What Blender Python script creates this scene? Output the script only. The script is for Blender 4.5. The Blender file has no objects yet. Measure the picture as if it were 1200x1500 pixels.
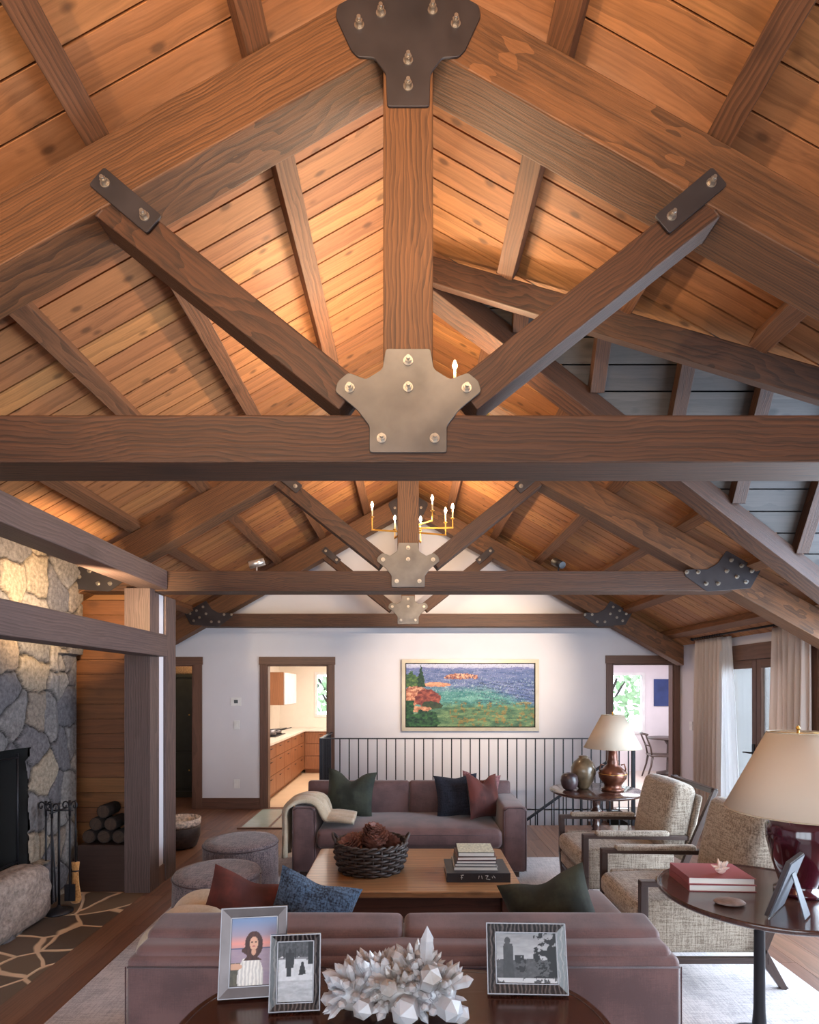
import bpy, math, random
import numpy as np
from mathutils import Vector, Matrix
random.seed(7)
R = math.radians
PI = math.pi
scene = bpy.context.scene
COL = scene.collection
# ------------------------------------------------------------------ camera, world, exposure
CAMZ = 1.76
cd = bpy.data.cameras.new('camera')
cam = bpy.data.objects.new('camera', cd)
COL.objects.link(cam)
cam.location = (0, 0, CAMZ)
cam.rotation_euler = (R(90), 0, 0)
cd.sensor_fit = 'HORIZONTAL'
cd.sensor_width = 36
cd.lens = 36 * 840 / 1200
cd.shift_x = 2 / 1200
cd.shift_y = 258 / 1200
cd.clip_start = 0.02
scene.camera = cam
scene.view_settings.view_transform = 'Standard'
scene.view_settings.look = 'None'
scene.view_settings.gamma = 1
scene.view_settings.use_curve_mapping = False
scene.view_settings.exposure = 1.22
scene.cycles.max_bounces = 7
scene.cycles.diffuse_bounces = 4
scene.cycles.sample_clamp_indirect = 6
scene.cycles.caustics_reflective = False
scene.cycles.caustics_refractive = False
w = bpy.data.worlds.new('sky'); scene.world = w; w.use_nodes = True
w.node_tree.nodes['Background'].inputs[0].default_value = (0.80, 0.90, 1.0, 1)
w.node_tree.nodes['Background'].inputs[1].default_value = 3.0
WARM = (1.0, 0.66, 0.36)
COOL = (0.68, 0.84, 1.0)
def area(name, loc, rot, sx, sy, power, color):
    l = bpy.data.lights.new(name, 'AREA'); l.shape = 'RECTANGLE'; l.size = sx; l.size_y = sy
    l.energy = power; l.color = color
    o = bpy.data.objects.new(name, l); o.location = loc; o.rotation_euler = rot; COL.objects.link(o); return o
def point(name, loc, power, color, r=0.04):
    l = bpy.data.lights.new(name, 'POINT'); l.energy = power; l.color = color; l.shadow_soft_size = r
    o = bpy.data.objects.new(name, l); o.location = loc; COL.objects.link(o); return o
def spot(name, loc, target, power, color, ang=60, r=0.03):
    l = bpy.data.lights.new(name, 'SPOT'); l.energy = power; l.color = color; l.spot_size = R(ang); l.spot_blend = 0.7; l.shadow_soft_size = r
    o = bpy.data.objects.new(name, l); o.location = loc
    o.rotation_euler = (Vector(target) - Vector(loc)).to_track_quat('-Z', 'Y').to_euler(); COL.objects.link(o); return o
# daylight through the big side windows and the dormer gable, then added fill lights
area('daylight_side_window', (3.93, 3.3, 1.25), (0, R(90), 0), 2.1, 3.4, 115, COOL)
area('daylight_dormer', (3.9, 3.68, 3.0), (0, R(75), 0), 1.1, 1.5, 32, (0.46, 0.68, 1.0))
area('rear_fill_light', (0, -2.3, 1.3), (R(-90), 0, 0), 5.0, 2.2, 24, (1.0, 0.93, 0.88))  # soft fill light added behind the viewer
area('kitchen_fill_light', (-1.2, 10.2, 2.45), (0, 0, 0), 1.2, 2.6, 38, (1.0, 0.90, 0.80))  # unseen panel added under the ceiling to brighten the kitchen
area('dining_fill_light', (4.2, 10.0, 2.45), (0, 0, 0), 1.6, 2.0, 42, (0.94, 0.94, 1.0))  # unseen panel added under the ceiling to brighten the dining room
BULB = 470
# accent spots on the timber frame
spot('spot_painting_light', (1.34, 5.30, 2.92), (0.9, 8.36, 2.0), 190, (1.0, 0.80, 0.58), 62)
spot('spot_wall_light', (-1.36, 5.30, 2.92), (-2.7, 8.36, 1.2), 18, (1.0, 0.78, 0.56), 70)
spot('chimney_accent_light', (-2.15, 4.0, 2.30), (-2.9, 4.85, 2.55), 60, (1.0, 0.74, 0.42), 130, 0.05)
spot('spot_truss_light', (-1.35, -.5, 2.92), (-.75, 2.16, 4.05), 125, (1.0, 0.72, 0.42), 75)
spot('spot_truss_light', (0.0, -.5, 2.92), (0.0, 2.16, 4.1), 75, (1.0, 0.72, 0.42), 46)
spot('spot_truss_light', (1.35, -.5, 2.92), (1.0, 2.16, 3.9), 22, (1.0, 0.72, 0.42), 75)
point('pantry_lamp', (-3.3, 9.0, 2.4), 3, WARM)

# ------------------------------------------------------------------ helpers
def lin(r, g, b):
    def f(c):
        c /= 255
        return c / 12.92 if c <= 0.04045 else ((c + 0.055) / 1.055) ** 2.4
    return (f(r), f(g), f(b))
def P(x, y, d):
    return Vector(((x - 598) * d / 840, d, CAMZ - (y - 1008) * d / 840))
class MB:
    def __init__(s):
        s.v = []; s.f = []; s.g = []; s.sm = []; s.c = []
    def add(s, vs, fs, ax=(1, 0, 0), smooth=False, col=None):
        ax = Vector(ax).normalized()
        b = ax.cross(Vector((0, 0, 1)) if abs(ax.z) < 0.9 else Vector((0, 1, 0))).normalized()
        c = ax.cross(b)
        off = (random.uniform(0, 40), random.uniform(0, 40), random.uniform(0, 40))
        n = len(s.v)
        for p in vs:
            p = Vector(p); s.v.append(p)
            s.g.append((p.dot(ax) + off[0], p.dot(b) + off[1], p.dot(c) + off[2]))
        for f in fs:
            s.f.append([i + n for i in f]); s.sm.append(smooth)
        return s
    def hexa(s, b4, t4, ax=(1, 0, 0)):
        return s.add(list(b4) + list(t4), [(3, 2, 1, 0), (4, 5, 6, 7), (0, 1, 5, 4), (1, 2, 6, 5), (2, 3, 7, 6), (3, 0, 4, 7)], ax)
    def box(s, x0, x1, y0, y1, z0, z1, ax=None):
        if ax is None:
            d = (x1 - x0, y1 - y0, z1 - z0); k = d.index(max(d)); ax = [0, 0, 0]; ax[k] = 1
        return s.hexa([(x0, y0, z0), (x1, y0, z0), (x1, y1, z0), (x0, y1, z0)], [(x0, y0, z1), (x1, y0, z1), (x1, y1, z1), (x0, y1, z1)], ax)
    def beam(s, p0, p1, w, h, up=(0, 0, 1), w1=None, h1=None):
        p0 = Vector(p0); p1 = Vector(p1); d = (p1 - p0).normalized()
        side = d.cross(Vector(up)).normalized(); u = side.cross(d).normalized()
        w1 = w1 or w; h1 = h1 or h
        A = [p0 + side * (a * w / 2) + u * (b * h / 2) for a, b in ((-1, -1), (1, -1), (1, 1), (-1, 1))]
        B = [p1 + side * (a * w1 / 2) + u * (b * h1 / 2) for a, b in ((-1, -1), (1, -1), (1, 1), (-1, 1))]
        return s.add(A + B, [(0, 3, 2, 1)[::-1], (4, 5, 6, 7), (0, 1, 5, 4)[::-1], (1, 2, 6, 5)[::-1], (2, 3, 7, 6)[::-1], (3, 0, 4, 7)[::-1]], d)
    def cyl(s, p0, p1, r0, r1=None, n=14, caps=True, smooth=True):
        r1 = r0 if r1 is None else r1
        p0 = Vector(p0); p1 = Vector(p1); d = (p1 - p0).normalized()
        a = d.cross(Vector((0, 0, 1)) if abs(d.z) < 0.9 else Vector((1, 0, 0))).normalized(); b = d.cross(a)
        vs = []
        for p, r in ((p0, r0), (p1, r1)):
            for i in range(n):
                t = 2 * PI * i / n; vs.append(p + a * (r * math.cos(t)) + b * (r * math.sin(t)))
        s.add(vs, [(i, (i + 1) % n, n + (i + 1) % n, n + i) for i in range(n)], d, smooth)
        if caps:
            m = len(s.v) - 2 * n
            s.f.append([m + i for i in range(n)][::-1]); s.sm.append(False)
            s.f.append([m + n + i for i in range(n)]); s.sm.append(False)
        return s
    def tube(s, pts, r, n=8, rs=None):
        pts = [Vector(p) for p in pts]; vs = []; N = len(pts)
        prev = None
        for k, p in enumerate(pts):
            d = (pts[min(k + 1, N - 1)] - pts[max(k - 1, 0)]).normalized()
            if prev is None:
                a = d.cross(Vector((0, 0, 1)) if abs(d.z) < 0.9 else Vector((1, 0, 0))).normalized()
            else:
                a = (prev - d * prev.dot(d)).normalized()
            prev = a; b = d.cross(a); rr = rs[k] if rs else r
            for i in range(n):
                t = 2 * PI * i / n; vs.append(p + a * (rr * math.cos(t)) + b * (rr * math.sin(t)))
        fs = [(k * n + i, k * n + (i + 1) % n, (k + 1) * n + (i + 1) % n, (k + 1) * n + i) for k in range(N - 1) for i in range(n)]
        fs += [tuple(range(n))[::-1], tuple(range((N - 1) * n, N * n))]
        return s.add(vs, fs, (1, 0, 0), True)
    def lathe(s, prof, c=(0, 0, 0), n=32, caps=True, sx=1, sy=1):
        vs = []
        for r, z in prof:
            for i in range(n):
                t = 2 * PI * i / n; vs.append((c[0] + sx * r * math.cos(t), c[1] + sy * r * math.sin(t), c[2] + z))
        m = len(prof)
        fs = [(k * n + i, k * n + (i + 1) % n, (k + 1) * n + (i + 1) % n, (k + 1) * n + i) for k in range(m - 1) for i in range(n)]
        if caps: fs += [tuple(range(n))[::-1], tuple(range((m - 1) * n, m * n))]
        return s.add(vs, fs, (0, 0, 1), True)
    def prism(s, poly, y0, y1, ax=(1, 0, 0)):
        """poly in XZ, extruded along Y; poly counter-clockwise seen from -Y"""
        n = len(poly)
        vs = [(x, y0, z) for x, z in poly] + [(x, y1, z) for x, z in poly]
        fs = [tuple(range(n)), tuple(range(n, 2 * n))[::-1]] + [(i, n + i, n + (i + 1) % n, (i + 1) % n) for i in range(n)]
        return s.add(vs, fs, ax)
    def prismz(s, poly, z0, z1, ax=(1, 0, 0), smooth=False):
        n = len(poly)
        vs = [(x, y, z0) for x, y in poly] + [(x, y, z1) for x, y in poly]
        fs = [tuple(range(n))[::-1], tuple(range(n, 2 * n))] + [(i, (i + 1) % n, n + (i + 1) % n, n + i) for i in range(n)]
        return s.add(vs, fs, ax, smooth)
    def prismx(s, poly, x0, x1, ax=(0, 1, 0)):
        """poly in YZ"""
        n = len(poly)
        vs = [(x0, y, z) for y, z in poly] + [(x1, y, z) for y, z in poly]
        fs = [tuple(range(n))[::-1], tuple(range(n, 2 * n))] + [(i, (i + 1) % n, n + (i + 1) % n, n + i) for i in range(n)]
        return s.add(vs, fs, ax)
    def rbox(s, x0, x1, y0, y1, z0, z1, r=0.04, puff=(0, 0, 0), n=10, mat=None):
        """soft box with rounded edges; puff swells the faces along x, y, z"""
        c = Vector(((x0 + x1) / 2, (y0 + y1) / 2, (z0 + z1) / 2)); h = Vector(((x1 - x0) / 2, (y1 - y0) / 2, (z1 - z0) / 2))
        r = min(r, h.x, h.y, h.z)
        ks = []
        for i in range(n + 1):
            t = -1 + 2 * i / n; ks.append(t)
        def warp(t, hh):
            k = r / hh * 0.9
            # concentrate samples near the edges
            a = abs(t)
            v = (1 - k) * (a / 0.5) if a < 0.5 else (1 - k) + k * ((a - 0.5) / 0.5)
            return math.copysign(v, t)
        idx = {}; vs = []; fs = []
        def vid(p):
            key = (round(p[0], 5), round(p[1], 5), round(p[2], 5))
            if key in idx: return idx[key]
            q = Vector((warp(p[0], h.x) * h.x, warp(p[1], h.y) * h.y, warp(p[2], h.z) * h.z))
            inner = Vector([max(-(h[k] - r), min(h[k] - r, q[k])) for k in range(3)])
            d = q - inner
            if d.length > 1e-9:
                # project to rounded shell
                cnt = d.normalized() * r
                q = inner + cnt
            for k in range(3):
                if puff[k]:
                    o = [j for j in range(3) if j != k]
                    fall = max(0, 1 - (q[o[0]] / h[o[0]]) ** 2) * max(0, 1 - (q[o[1]] / h[o[1]]) ** 2)
                    q[k] += puff[k] * (q[k] / h[k]) * (fall ** 0.7)
            q = q + c
            if mat: q = mat @ q
            idx[key] = len(vs); vs.append(q); return idx[key]
        for ax in range(3):
            for sg in (-1, 1):
                for i in range(n):
                    for j in range(n):
                        q = []
                        for (a, b) in ((i, j), (i + 1, j), (i + 1, j + 1), (i, j + 1)):
                            p = [0, 0, 0]; p[ax] = sg; p[(ax + 1) % 3] = ks[a]; p[(ax + 2) % 3] = ks[b]
                            q.append(vid(p))
                        fs.append(q if sg > 0 else q[::-1])
        return s.add(vs, fs, (1, 0, 0), True)
    def pillow(s, wd, ht, th, chop=0.0, n=18, mat=None):
        """pillow standing in XZ, thickness along Y, bottom at z=0"""
        vs = []; fs = []
        for sd in (-1, 1):
            for i in range(n + 1):
                for j in range(n + 1):
                    u = -1 + 2 * i / n; v = -1 + 2 * j / n
                    x = u * wd / 2 * (1 - 0.10 * (1 - v * v)); z = v * ht / 2 * (1 - 0.10 * (1 - u * u))
                    e = (max(0, 1 - u ** 2) * max(0, 1 - v ** 2)) ** 0.55
                    t = th / 2 * e
                    if chop:
                        k = math.exp(-(u / 0.38) ** 2) * max(0, (v + 0.2) / 1.2) ** 1.5
                        z -= chop * k; t *= 1 - 0.45 * k
                    t += 0.004 * math.sin(9 * u + 4 * v) * e
                    q = Vector((x, sd * t, z + ht / 2))
                    vs.append(mat @ q if mat else q)
        N = (n + 1) * (n + 1)
        for k in range(2):
            for i in range(n):
                for j in range(n):
                    a = k * N + i * (n + 1) + j; q = (a, a + n + 1, a + n + 2, a + 1)
                    fs.append(q if k == 0 else q[::-1])
        return s.add(vs, fs, (1, 0, 0), True)
    def ball(s, c, r, sx=1, sy=1, sz=1, n=14):
        prof = [(max(1e-4, r * math.sin(PI * k / n)), -r * math.cos(PI * k / n)) for k in range(n + 1)]
        vs = []
        for rr, z in prof:
            for i in range(2 * n):
                t = PI * i / n; vs.append((c[0] + sx * rr * math.cos(t), c[1] + sy * rr * math.sin(t), c[2] + sz * z))
        m = 2 * n
        fs = [(k * m + i, k * m + (i + 1) % m, (k + 1) * m + (i + 1) % m, (k + 1) * m + i) for k in range(n) for i in range(m)]
        return s.add(vs, fs, (0, 0, 1), True)
    def build(s, name, mat, parent=None, bevel=0, loc=None, seg=2, cols=None):
        me = bpy.data.meshes.new(name)
        me.from_pydata([tuple(p) for p in s.v], [], s.f)
        a = me.attributes.new('gr', 'FLOAT_VECTOR', 'POINT')
        a.data.foreach_set('vector', [c for g in s.g for c in g])
        if cols is not None:
            ca = me.attributes.new('tone', 'FLOAT_COLOR', 'POINT')
            ca.data.foreach_set('color', [c for k in cols for c in (k[0], k[1], k[2], 1)])
        me.polygons.foreach_set('use_smooth', s.sm)
        me.materials.append(mat)
        me.update()
        o = bpy.data.objects.new(name, me); COL.objects.link(o)
        if parent: o.parent = parent
        if loc: o.location = loc
        if bevel:
            b = o.modifiers.new('bevel', 'BEVEL'); b.width = bevel; b.segments = seg; b.limit_method = 'ANGLE'; b.angle_limit = R(35)
        return o
def tag(o, label, cat, group=None):
    o['label'] = label; o['category'] = cat
    if group: o['group'] = group
    return o
def struct(o, label=None):
    o['kind'] = 'structure'
    if label: o['label'] = label
    return o
def thing(name, label, cat, loc=(0, 0, 0), rz=0, group=None):
    o = bpy.data.objects.new(name, None); o.empty_display_size = 0.1; COL.objects.link(o)
    o.location = loc; o.rotation_euler = (0, 0, rz)
    return tag(o, label, cat, group)
def dup(root, loc, rz=None, label=None, group=None):
    r = root.copy(); COL.objects.link(r); r.location = loc
    if rz is not None: r.rotation_euler = (0, 0, rz)
    if label: r['label'] = label
    if group: r['group'] = group
    for ch in list(root.children):
        c = ch.copy(); COL.objects.link(c); c.parent = r
        for g in list(ch.children):
            d = g.copy(); COL.objects.link(d); d.parent = c
    return r
# ------------------------------------------------------------------ materials
class NT:
    def __init__(s, name):
        s.m = bpy.data.materials.new(name); s.m.use_nodes = True; s.t = s.m.node_tree
        s.b = s.t.nodes['Principled BSDF']; s.out = s.t.nodes['Material Output']
    def n(s, kind, **kw):
        nd = s.t.nodes.new(kind)
        for k, v in kw.items(): setattr(nd, k, v)
        return nd
    def l(s, a, b): s.t.links.new(a, b)
    def mapping(s, src, sc, rot=(0, 0, 0)):
        m = s.n('ShaderNodeMapping'); m.inputs['Scale'].default_value = sc; m.inputs['Rotation'].default_value = rot; s.l(src, m.inputs['Vector']); return m.outputs[0]
    def noise(s, vec, scale, detail=4, rough=0.5, dist=0):
        nd = s.n('ShaderNodeTexNoise'); nd.inputs['Scale'].default_value = scale; nd.inputs['Detail'].default_value = detail
        nd.inputs['Roughness'].default_value = rough; nd.inputs['Distortion'].default_value = dist; s.l(vec, nd.inputs['Vector']); return nd.outputs['Fac']
    def ramp(s, fac, stops):
        r = s.n('ShaderNodeValToRGB'); e = r.color_ramp.elements
        while len(e) < len(stops): e.new(0.5)
        for k, (p, c) in enumerate(stops):
            e[k].position = p; e[k].color = (c[0], c[1], c[2], 1)
        s.l(fac, r.inputs[0]); return r.outputs[0]
    def mix(s, fac, a, b, mode='MIX'):
        m = s.n('ShaderNodeMix', data_type='RGBA', blend_type=mode)
        for sock, v in ((m.inputs[0], fac), (m.inputs[6], a), (m.inputs[7], b)):
            if isinstance(v, (int, float)): sock.default_value = v
            elif isinstance(v, tuple): sock.default_value = (v[0], v[1], v[2], 1)
            else: s.l(v, sock)
        return m.outputs[2]
    def math(s, op, a, b=0.0, c=None):
        m = s.n('ShaderNodeMath', operation=op)
        for k, v in enumerate((a, b, c)):
            if v is None: continue
            if isinstance(v, (int, float)): m.inputs[k].default_value = v
            else: s.l(v, m.inputs[k])
        return m.outputs[0]
    def bump(s, h, strength=0.3, dist=0.01):
        b = s.n('ShaderNodeBump'); b.inputs['Strength'].default_value = strength; b.inputs['Distance'].default_value = dist
        s.l(h, b.inputs['Height']); s.l(b.outputs[0], s.b.inputs['Normal'])
    def gr(s):
        a = s.n('ShaderNodeAttribute', attribute_name='gr'); return a.outputs['Vector']
    def obj(s):
        return s.n('ShaderNodeTexCoord').outputs['Object']
    def set(s, rough=0.6, metal=0, spec=None, coat=0, base=None):
        s.b.inputs['Roughness'].default_value = rough; s.b.inputs['Metallic'].default_value = metal
        if spec is not None: s.b.inputs['Specular IOR Level'].default_value = spec
        if coat: s.b.inputs['Coat Weight'].default_value = coat; s.b.inputs['Coat Roughness'].default_value = 0.12
        if base is not None:
            if isinstance(base, tuple): s.b.inputs['Base Color'].default_value = (*base, 1)
            else: s.l(base, s.b.inputs['Base Color'])
        return s.m
def wood(name, c, contrast=0.5, vary=0.25, knots=0.6, rough=0.55, bump=0.35, ring=7.0, kden=1.0, coat=0):
    """c: mean colour (sRGB 255); streaked grain, cathedral rings, knots, tone per board"""
    t = NT(name); g = t.gr()
    base = lin(*c); dark = tuple(k * (1 - 0.62 * contrast) for k in base); light = tuple(min(1, k * (1 + 0.55 * contrast)) for k in base)
    warp = t.noise(t.mapping(g, (1.2, 3.0, 3.0)), 1.6, 3)
    v2 = t.n('ShaderNodeVectorMath', operation='MULTIPLY_ADD')
    t.l(warp, v2.inputs[0]); v2.inputs[1].default_value = (0, 0.06, 0.06); t.l(g, v2.inputs[2])
    streak = t.noise(t.mapping(v2.outputs[0], (1.6, 85, 85)), 1.0, 6, 0.66)
    wv = t.n('ShaderNodeTexWave', wave_type='RINGS', rings_direction='X', wave_profile='SAW')
    wv.inputs['Scale'].default_value = ring; wv.inputs['Distortion'].default_value = 1.4; wv.inputs['Detail'].default_value = 2; wv.inputs['Detail Scale'].default_value = 0.6
    t.l(t.mapping(v2.outputs[0], (0.12, 1, 1)), wv.inputs['Vector'])
    f = t.math('ADD', t.math('MULTIPLY', streak, 0.72), t.math('MULTIPLY', wv.outputs['Fac'], 0.20))
    col = t.ramp(f, [(0.34, dark), (0.48, base), (0.64, light)])
    big = t.noise(t.mapping(g, (0.8, 4, 4)), 1.5, 2)
    col = t.mix(t.math('MULTIPLY', big, 0.35), col, tuple(k * 0.55 for k in base), 'MIX')
    if knots:
        vo = t.n('ShaderNodeTexVoronoi'); vo.inputs['Scale'].default_value = 2.2 * kden
        t.l(t.mapping(v2.outputs[0], (1.3, 2.4, 2.4)), vo.inputs['Vector'])
        km = t.ramp(vo.outputs['Distance'], [(0.09, (1, 1, 1)), (0.20, (0, 0, 0))])
        col = t.mix(t.math('MULTIPLY', km, knots), col, tuple(k * 0.28 for k in base))
    ri = t.n('ShaderNodeNewGeometry').outputs['Random Per Island']
    br = t.math('ADD', t.math('MULTIPLY', ri, 2 * vary), 1 - vary)
    hs = t.n('ShaderNodeHueSaturation'); t.l(br, hs.inputs['Value']); t.l(col, hs.inputs['Color'])
    t.l(t.math('ADD', t.math('MULTIPLY', ri, 0.012 * (1 if vary else 0)), 0.494), hs.inputs['Hue'])
    t.bump(f, bump, 0.004)
    return t.set(rough, base=hs.outputs[0], coat=coat)
def plain(name, c, rough=0.5, metal=0, spec=None, coat=0, nz=0.08, nscale=8, bump=0):
    t = NT(name); b = lin(*c); n = t.noise(t.obj(), nscale, 4)
    col = t.ramp(n, [(0.3, tuple(k * (1 - nz) for k in b)), (0.7, tuple(min(1, k * (1 + nz)) for k in b))])
    if bump: t.bump(t.noise(t.obj(), nscale * 14, 3), bump, 0.003)
    return t.set(rough, metal, spec, coat, base=col)
def fabric(name, c, c2=None, scale=160, bump=0.5, rough=0.9, amt=0.5, axis=(1, 1, 1), sheen=0.2):
    t = NT(name); b = lin(*c); b2 = lin(*(c2 or tuple(k * 0.72 for k in c))); o = t.obj()
    ns = []
    for sc in ((scale * .08, scale, scale), (scale, scale, scale * .08), (scale, scale * .08, scale)):
        ns.append(t.noise(t.mapping(o, sc), 1.0, 2))
    f = t.math('MULTIPLY', t.math('ADD', t.math('ADD', ns[0], ns[1]), ns[2]), 0.3333)
    f2 = t.math('ADD', t.math('MULTIPLY', f, amt), t.math('MULTIPLY', t.noise(o, 5, 3), 1 - amt))
    col = t.ramp(f2, [(0.42, b2), (0.56, b)])
    t.bump(f, bump, 0.003)
    t.b.inputs['Sheen Weight'].default_value = sheen
    return t.set(rough, base=col, spec=0.25)
def emis(name, c, st):
    t = NT(name); t.b.inputs['Emission Color'].default_value = (*lin(*c), 1); t.b.inputs['Emission Strength'].default_value = st
    return t.set(0.5, base=lin(*c))
def glass(name, tint=(1, 1, 1), rough=0.02, refl=0.9):
    t = NT(name); tr = t.n('ShaderNodeBsdfTransparent'); tr.inputs[0].default_value = (*tint, 1)
    gl = t.n('ShaderNodeBsdfGlossy'); gl.inputs['Roughness'].default_value = rough
    fr = t.n('ShaderNodeFresnel'); fr.inputs[0].default_value = 1.45
    mx = t.n('ShaderNodeMixShader'); t.l(t.math('MULTIPLY', fr.outputs[0], refl), mx.inputs[0]); t.l(tr.outputs[0], mx.inputs[1]); t.l(gl.outputs[0], mx.inputs[2])
    t.l(mx.outputs[0], t.out.inputs['Surface']); return t.m
def tonemat(name, rough=0.6, noise=0, nscale=30, bump=0, spec=None):
    t = NT(name); a = t.n('ShaderNodeAttribute', attribute_name='tone'); col = a.outputs['Color']
    if noise:
        n = t.noise(t.obj(), nscale, 5, 0.65)
        k = t.ramp(n, [(0.3, (1 - noise,) * 3), (0.7, (1 + noise * 0.5,) * 3)])
        col = t.mix(1.0, col, k, 'MULTIPLY')
    if bump: t.bump(t.noise(t.obj(), nscale * 1.5, 6, 0.7), bump, 0.02)
    return t.set(rough, base=col, spec=spec)
M = {}
M['board'] = wood('ceiling_board_wood', (172, 114, 70), 0.5, 0.18, 0.8, 0.6, 0.25, ring=4, kden=1.7)
M['timber'] = wood('truss_timber', (76, 46, 27), 0.95, 0.05, 0.5, 0.62, 0.9, ring=30, kden=0.5)
M['timber_lit'] = wood('lit_truss_timber', (104, 67, 38), 0.9, 0.05, 0.5, 0.62, 0.8, ring=26, kden=0.5)  # lighter truss timber: warm lamp glow painted into chords and king post
M['purlin'] = wood('purlin_wood', (118, 78, 50), 0.7, 0.12, 0.5, 0.62, 0.6, ring=18)
M['frame_timber'] = wood('left_frame_timber', (92, 72, 68), 0.6, 0.08, 0.4, 0.6, 0.5, ring=18, kden=0.6)
M['trim'] = wood('door_trim_wood', (106, 74, 60), 0.35, 0.1, 0.2, 0.5, 0.2)
M['floor'] = wood('floor_plank_wood', (120, 84, 66), 0.5, 0.22, 0.4, 0.42, 0.2, ring=5, kden=0.8, coat=0.15)
M['plank'] = wood('plank_wall_wood', (128, 80, 46), 0.4, 0.2, 0.4, 0.6, 0.25, ring=4)
M['pine'] = wood('coffee_table_pine', (160, 114, 74), 0.6, 0.1, 0.5, 0.42, 0.3, ring=7, coat=0.2)
M['pine_dark'] = wood('coffee_table_dark_pine', (88, 52, 36), 0.5, 0.1, 0.3, 0.45, 0.3, ring=7)
M['walnut'] = wood('dark_walnut', (66, 48, 42), 0.4, 0.08, 0, 0.4, 0.2, ring=9, coat=0.2)
M['mahogany'] = wood('dark_polished_wood', (70, 42, 34), 0.5, 0.05, 0, 0.22, 0.1, ring=9, coat=0.5)
M['cab'] = wood('kitchen_cabinet_wood', (150, 98, 64), 0.35, 0.1, 0, 0.45, 0.1, ring=9)
M['white'] = plain('white_plaster', (214, 210, 216), 0.9, nz=0.02, nscale=3, bump=0.08)
M['steel'] = plain('gusset_steel', (102, 97, 95), 0.42, 0.7, nz=0.25, nscale=6)
M['steel_dark'] = plain('dark_gusset_steel', (66, 60, 62), 0.5, 0.6, nz=0.2, nscale=6)
M['bolt'] = plain('bolt_steel', (170, 160, 150), 0.35, 0.85, nz=0.1, nscale=40)
M['iron'] = plain('black_iron', (38, 37, 42), 0.45, 0.5, nz=0.15)
M['brass'] = plain('brass', (216, 168, 84), 0.3, 0.9, nz=0.1)
M['candle'] = plain('candle_sleeve', (235, 215, 170), 0.5)
M['bulb'] = emis('glowing_bulb', (255, 224, 184), BULB)
M['black'] = plain('soot_black', (14, 13, 14), 0.9)
M['plastic'] = plain('white_plastic', (228, 226, 226), 0.4)
M['leather'] = fabric('mauve_upholstery', (112, 84, 83), (90, 68, 69), 220, 0.12, 0.55, 0.35, sheen=0.3)
M['welt'] = fabric('dark_welt', (84, 62, 66), None, 200, 0.1, 0.6)
M['tweed'] = fabric('oat_tweed', (182, 168, 152), (124, 110, 97), 120, 0.6, 0.95, 0.95)
M['pouf'] = fabric('speckled_pouf_fabric', (134, 118, 118), (70, 62, 68), 170, 0.8, 0.95, 0.9)
M['rug'] = fabric('pale_wool_rug', (192, 182, 182), (152, 144, 146), 120, 0.9, 0.97, 0.8)
M['rust'] = fabric('rust_velvet', (92, 40, 32), (66, 28, 24), 60, 0.1, 0.7, 0.3, sheen=0.1)
M['green'] = fabric('dark_green_velvet', (56, 60, 50), (36, 40, 34), 60, 0.1, 0.7, 0.3, sheen=0.15)
M['navy'] = fabric('navy_knit', (40, 42, 54), (20, 22, 32), 110, 0.8, 0.9, 0.8)
M['blue'] = fabric('blue_woven', (78, 98, 122), (26, 32, 46), 120, 0.8, 0.9, 0.8)
M['cream'] = fabric('cream_throw', (200, 184, 162), (176, 160, 138), 90, 0.5, 0.95, 0.4)
M['linen'] = fabric('beige_linen_drape', (232, 216, 204), (212, 194, 182), 120, 0.3, 0.9, 0.4)
M['shade'] = None
M['glass'] = glass('window_glass')
M['picture'] = tonemat('printed_picture', 0.5, spec=0.3)
def translucent(name, c, tr=0.4, alpha=1.0):
    t = NT(name); d = t.n('ShaderNodeBsdfDiffuse'); d.inputs[0].default_value = (*lin(*c), 1)
    s = t.n('ShaderNodeBsdfTranslucent'); s.inputs[0].default_value = (*lin(*c), 1)
    mx = t.n('ShaderNodeMixShader'); mx.inputs[0].default_value = tr; t.l(d.outputs[0], mx.inputs[1]); t.l(s.outputs[0], mx.inputs[2])
    o = mx.outputs[0]
    if alpha < 1:
        tp = t.n('ShaderNodeBsdfTransparent'); m2 = t.n('ShaderNodeMixShader'); m2.inputs[0].default_value = alpha
        t.l(tp.outputs[0], m2.inputs[1]); t.l(o, m2.inputs[2]); o = m2.outputs[0]
    t.l(o, t.out.inputs['Surface']); return t.m
M['shade'] = translucent('linen_lampshade', (224, 208, 190), 0.25)
M['linen'] = translucent('beige_linen_drape', (226, 212, 204), 0.35)
M['sheer'] = translucent('white_sheer_voile', (240, 242, 246), 0.5, 0.75)
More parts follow.
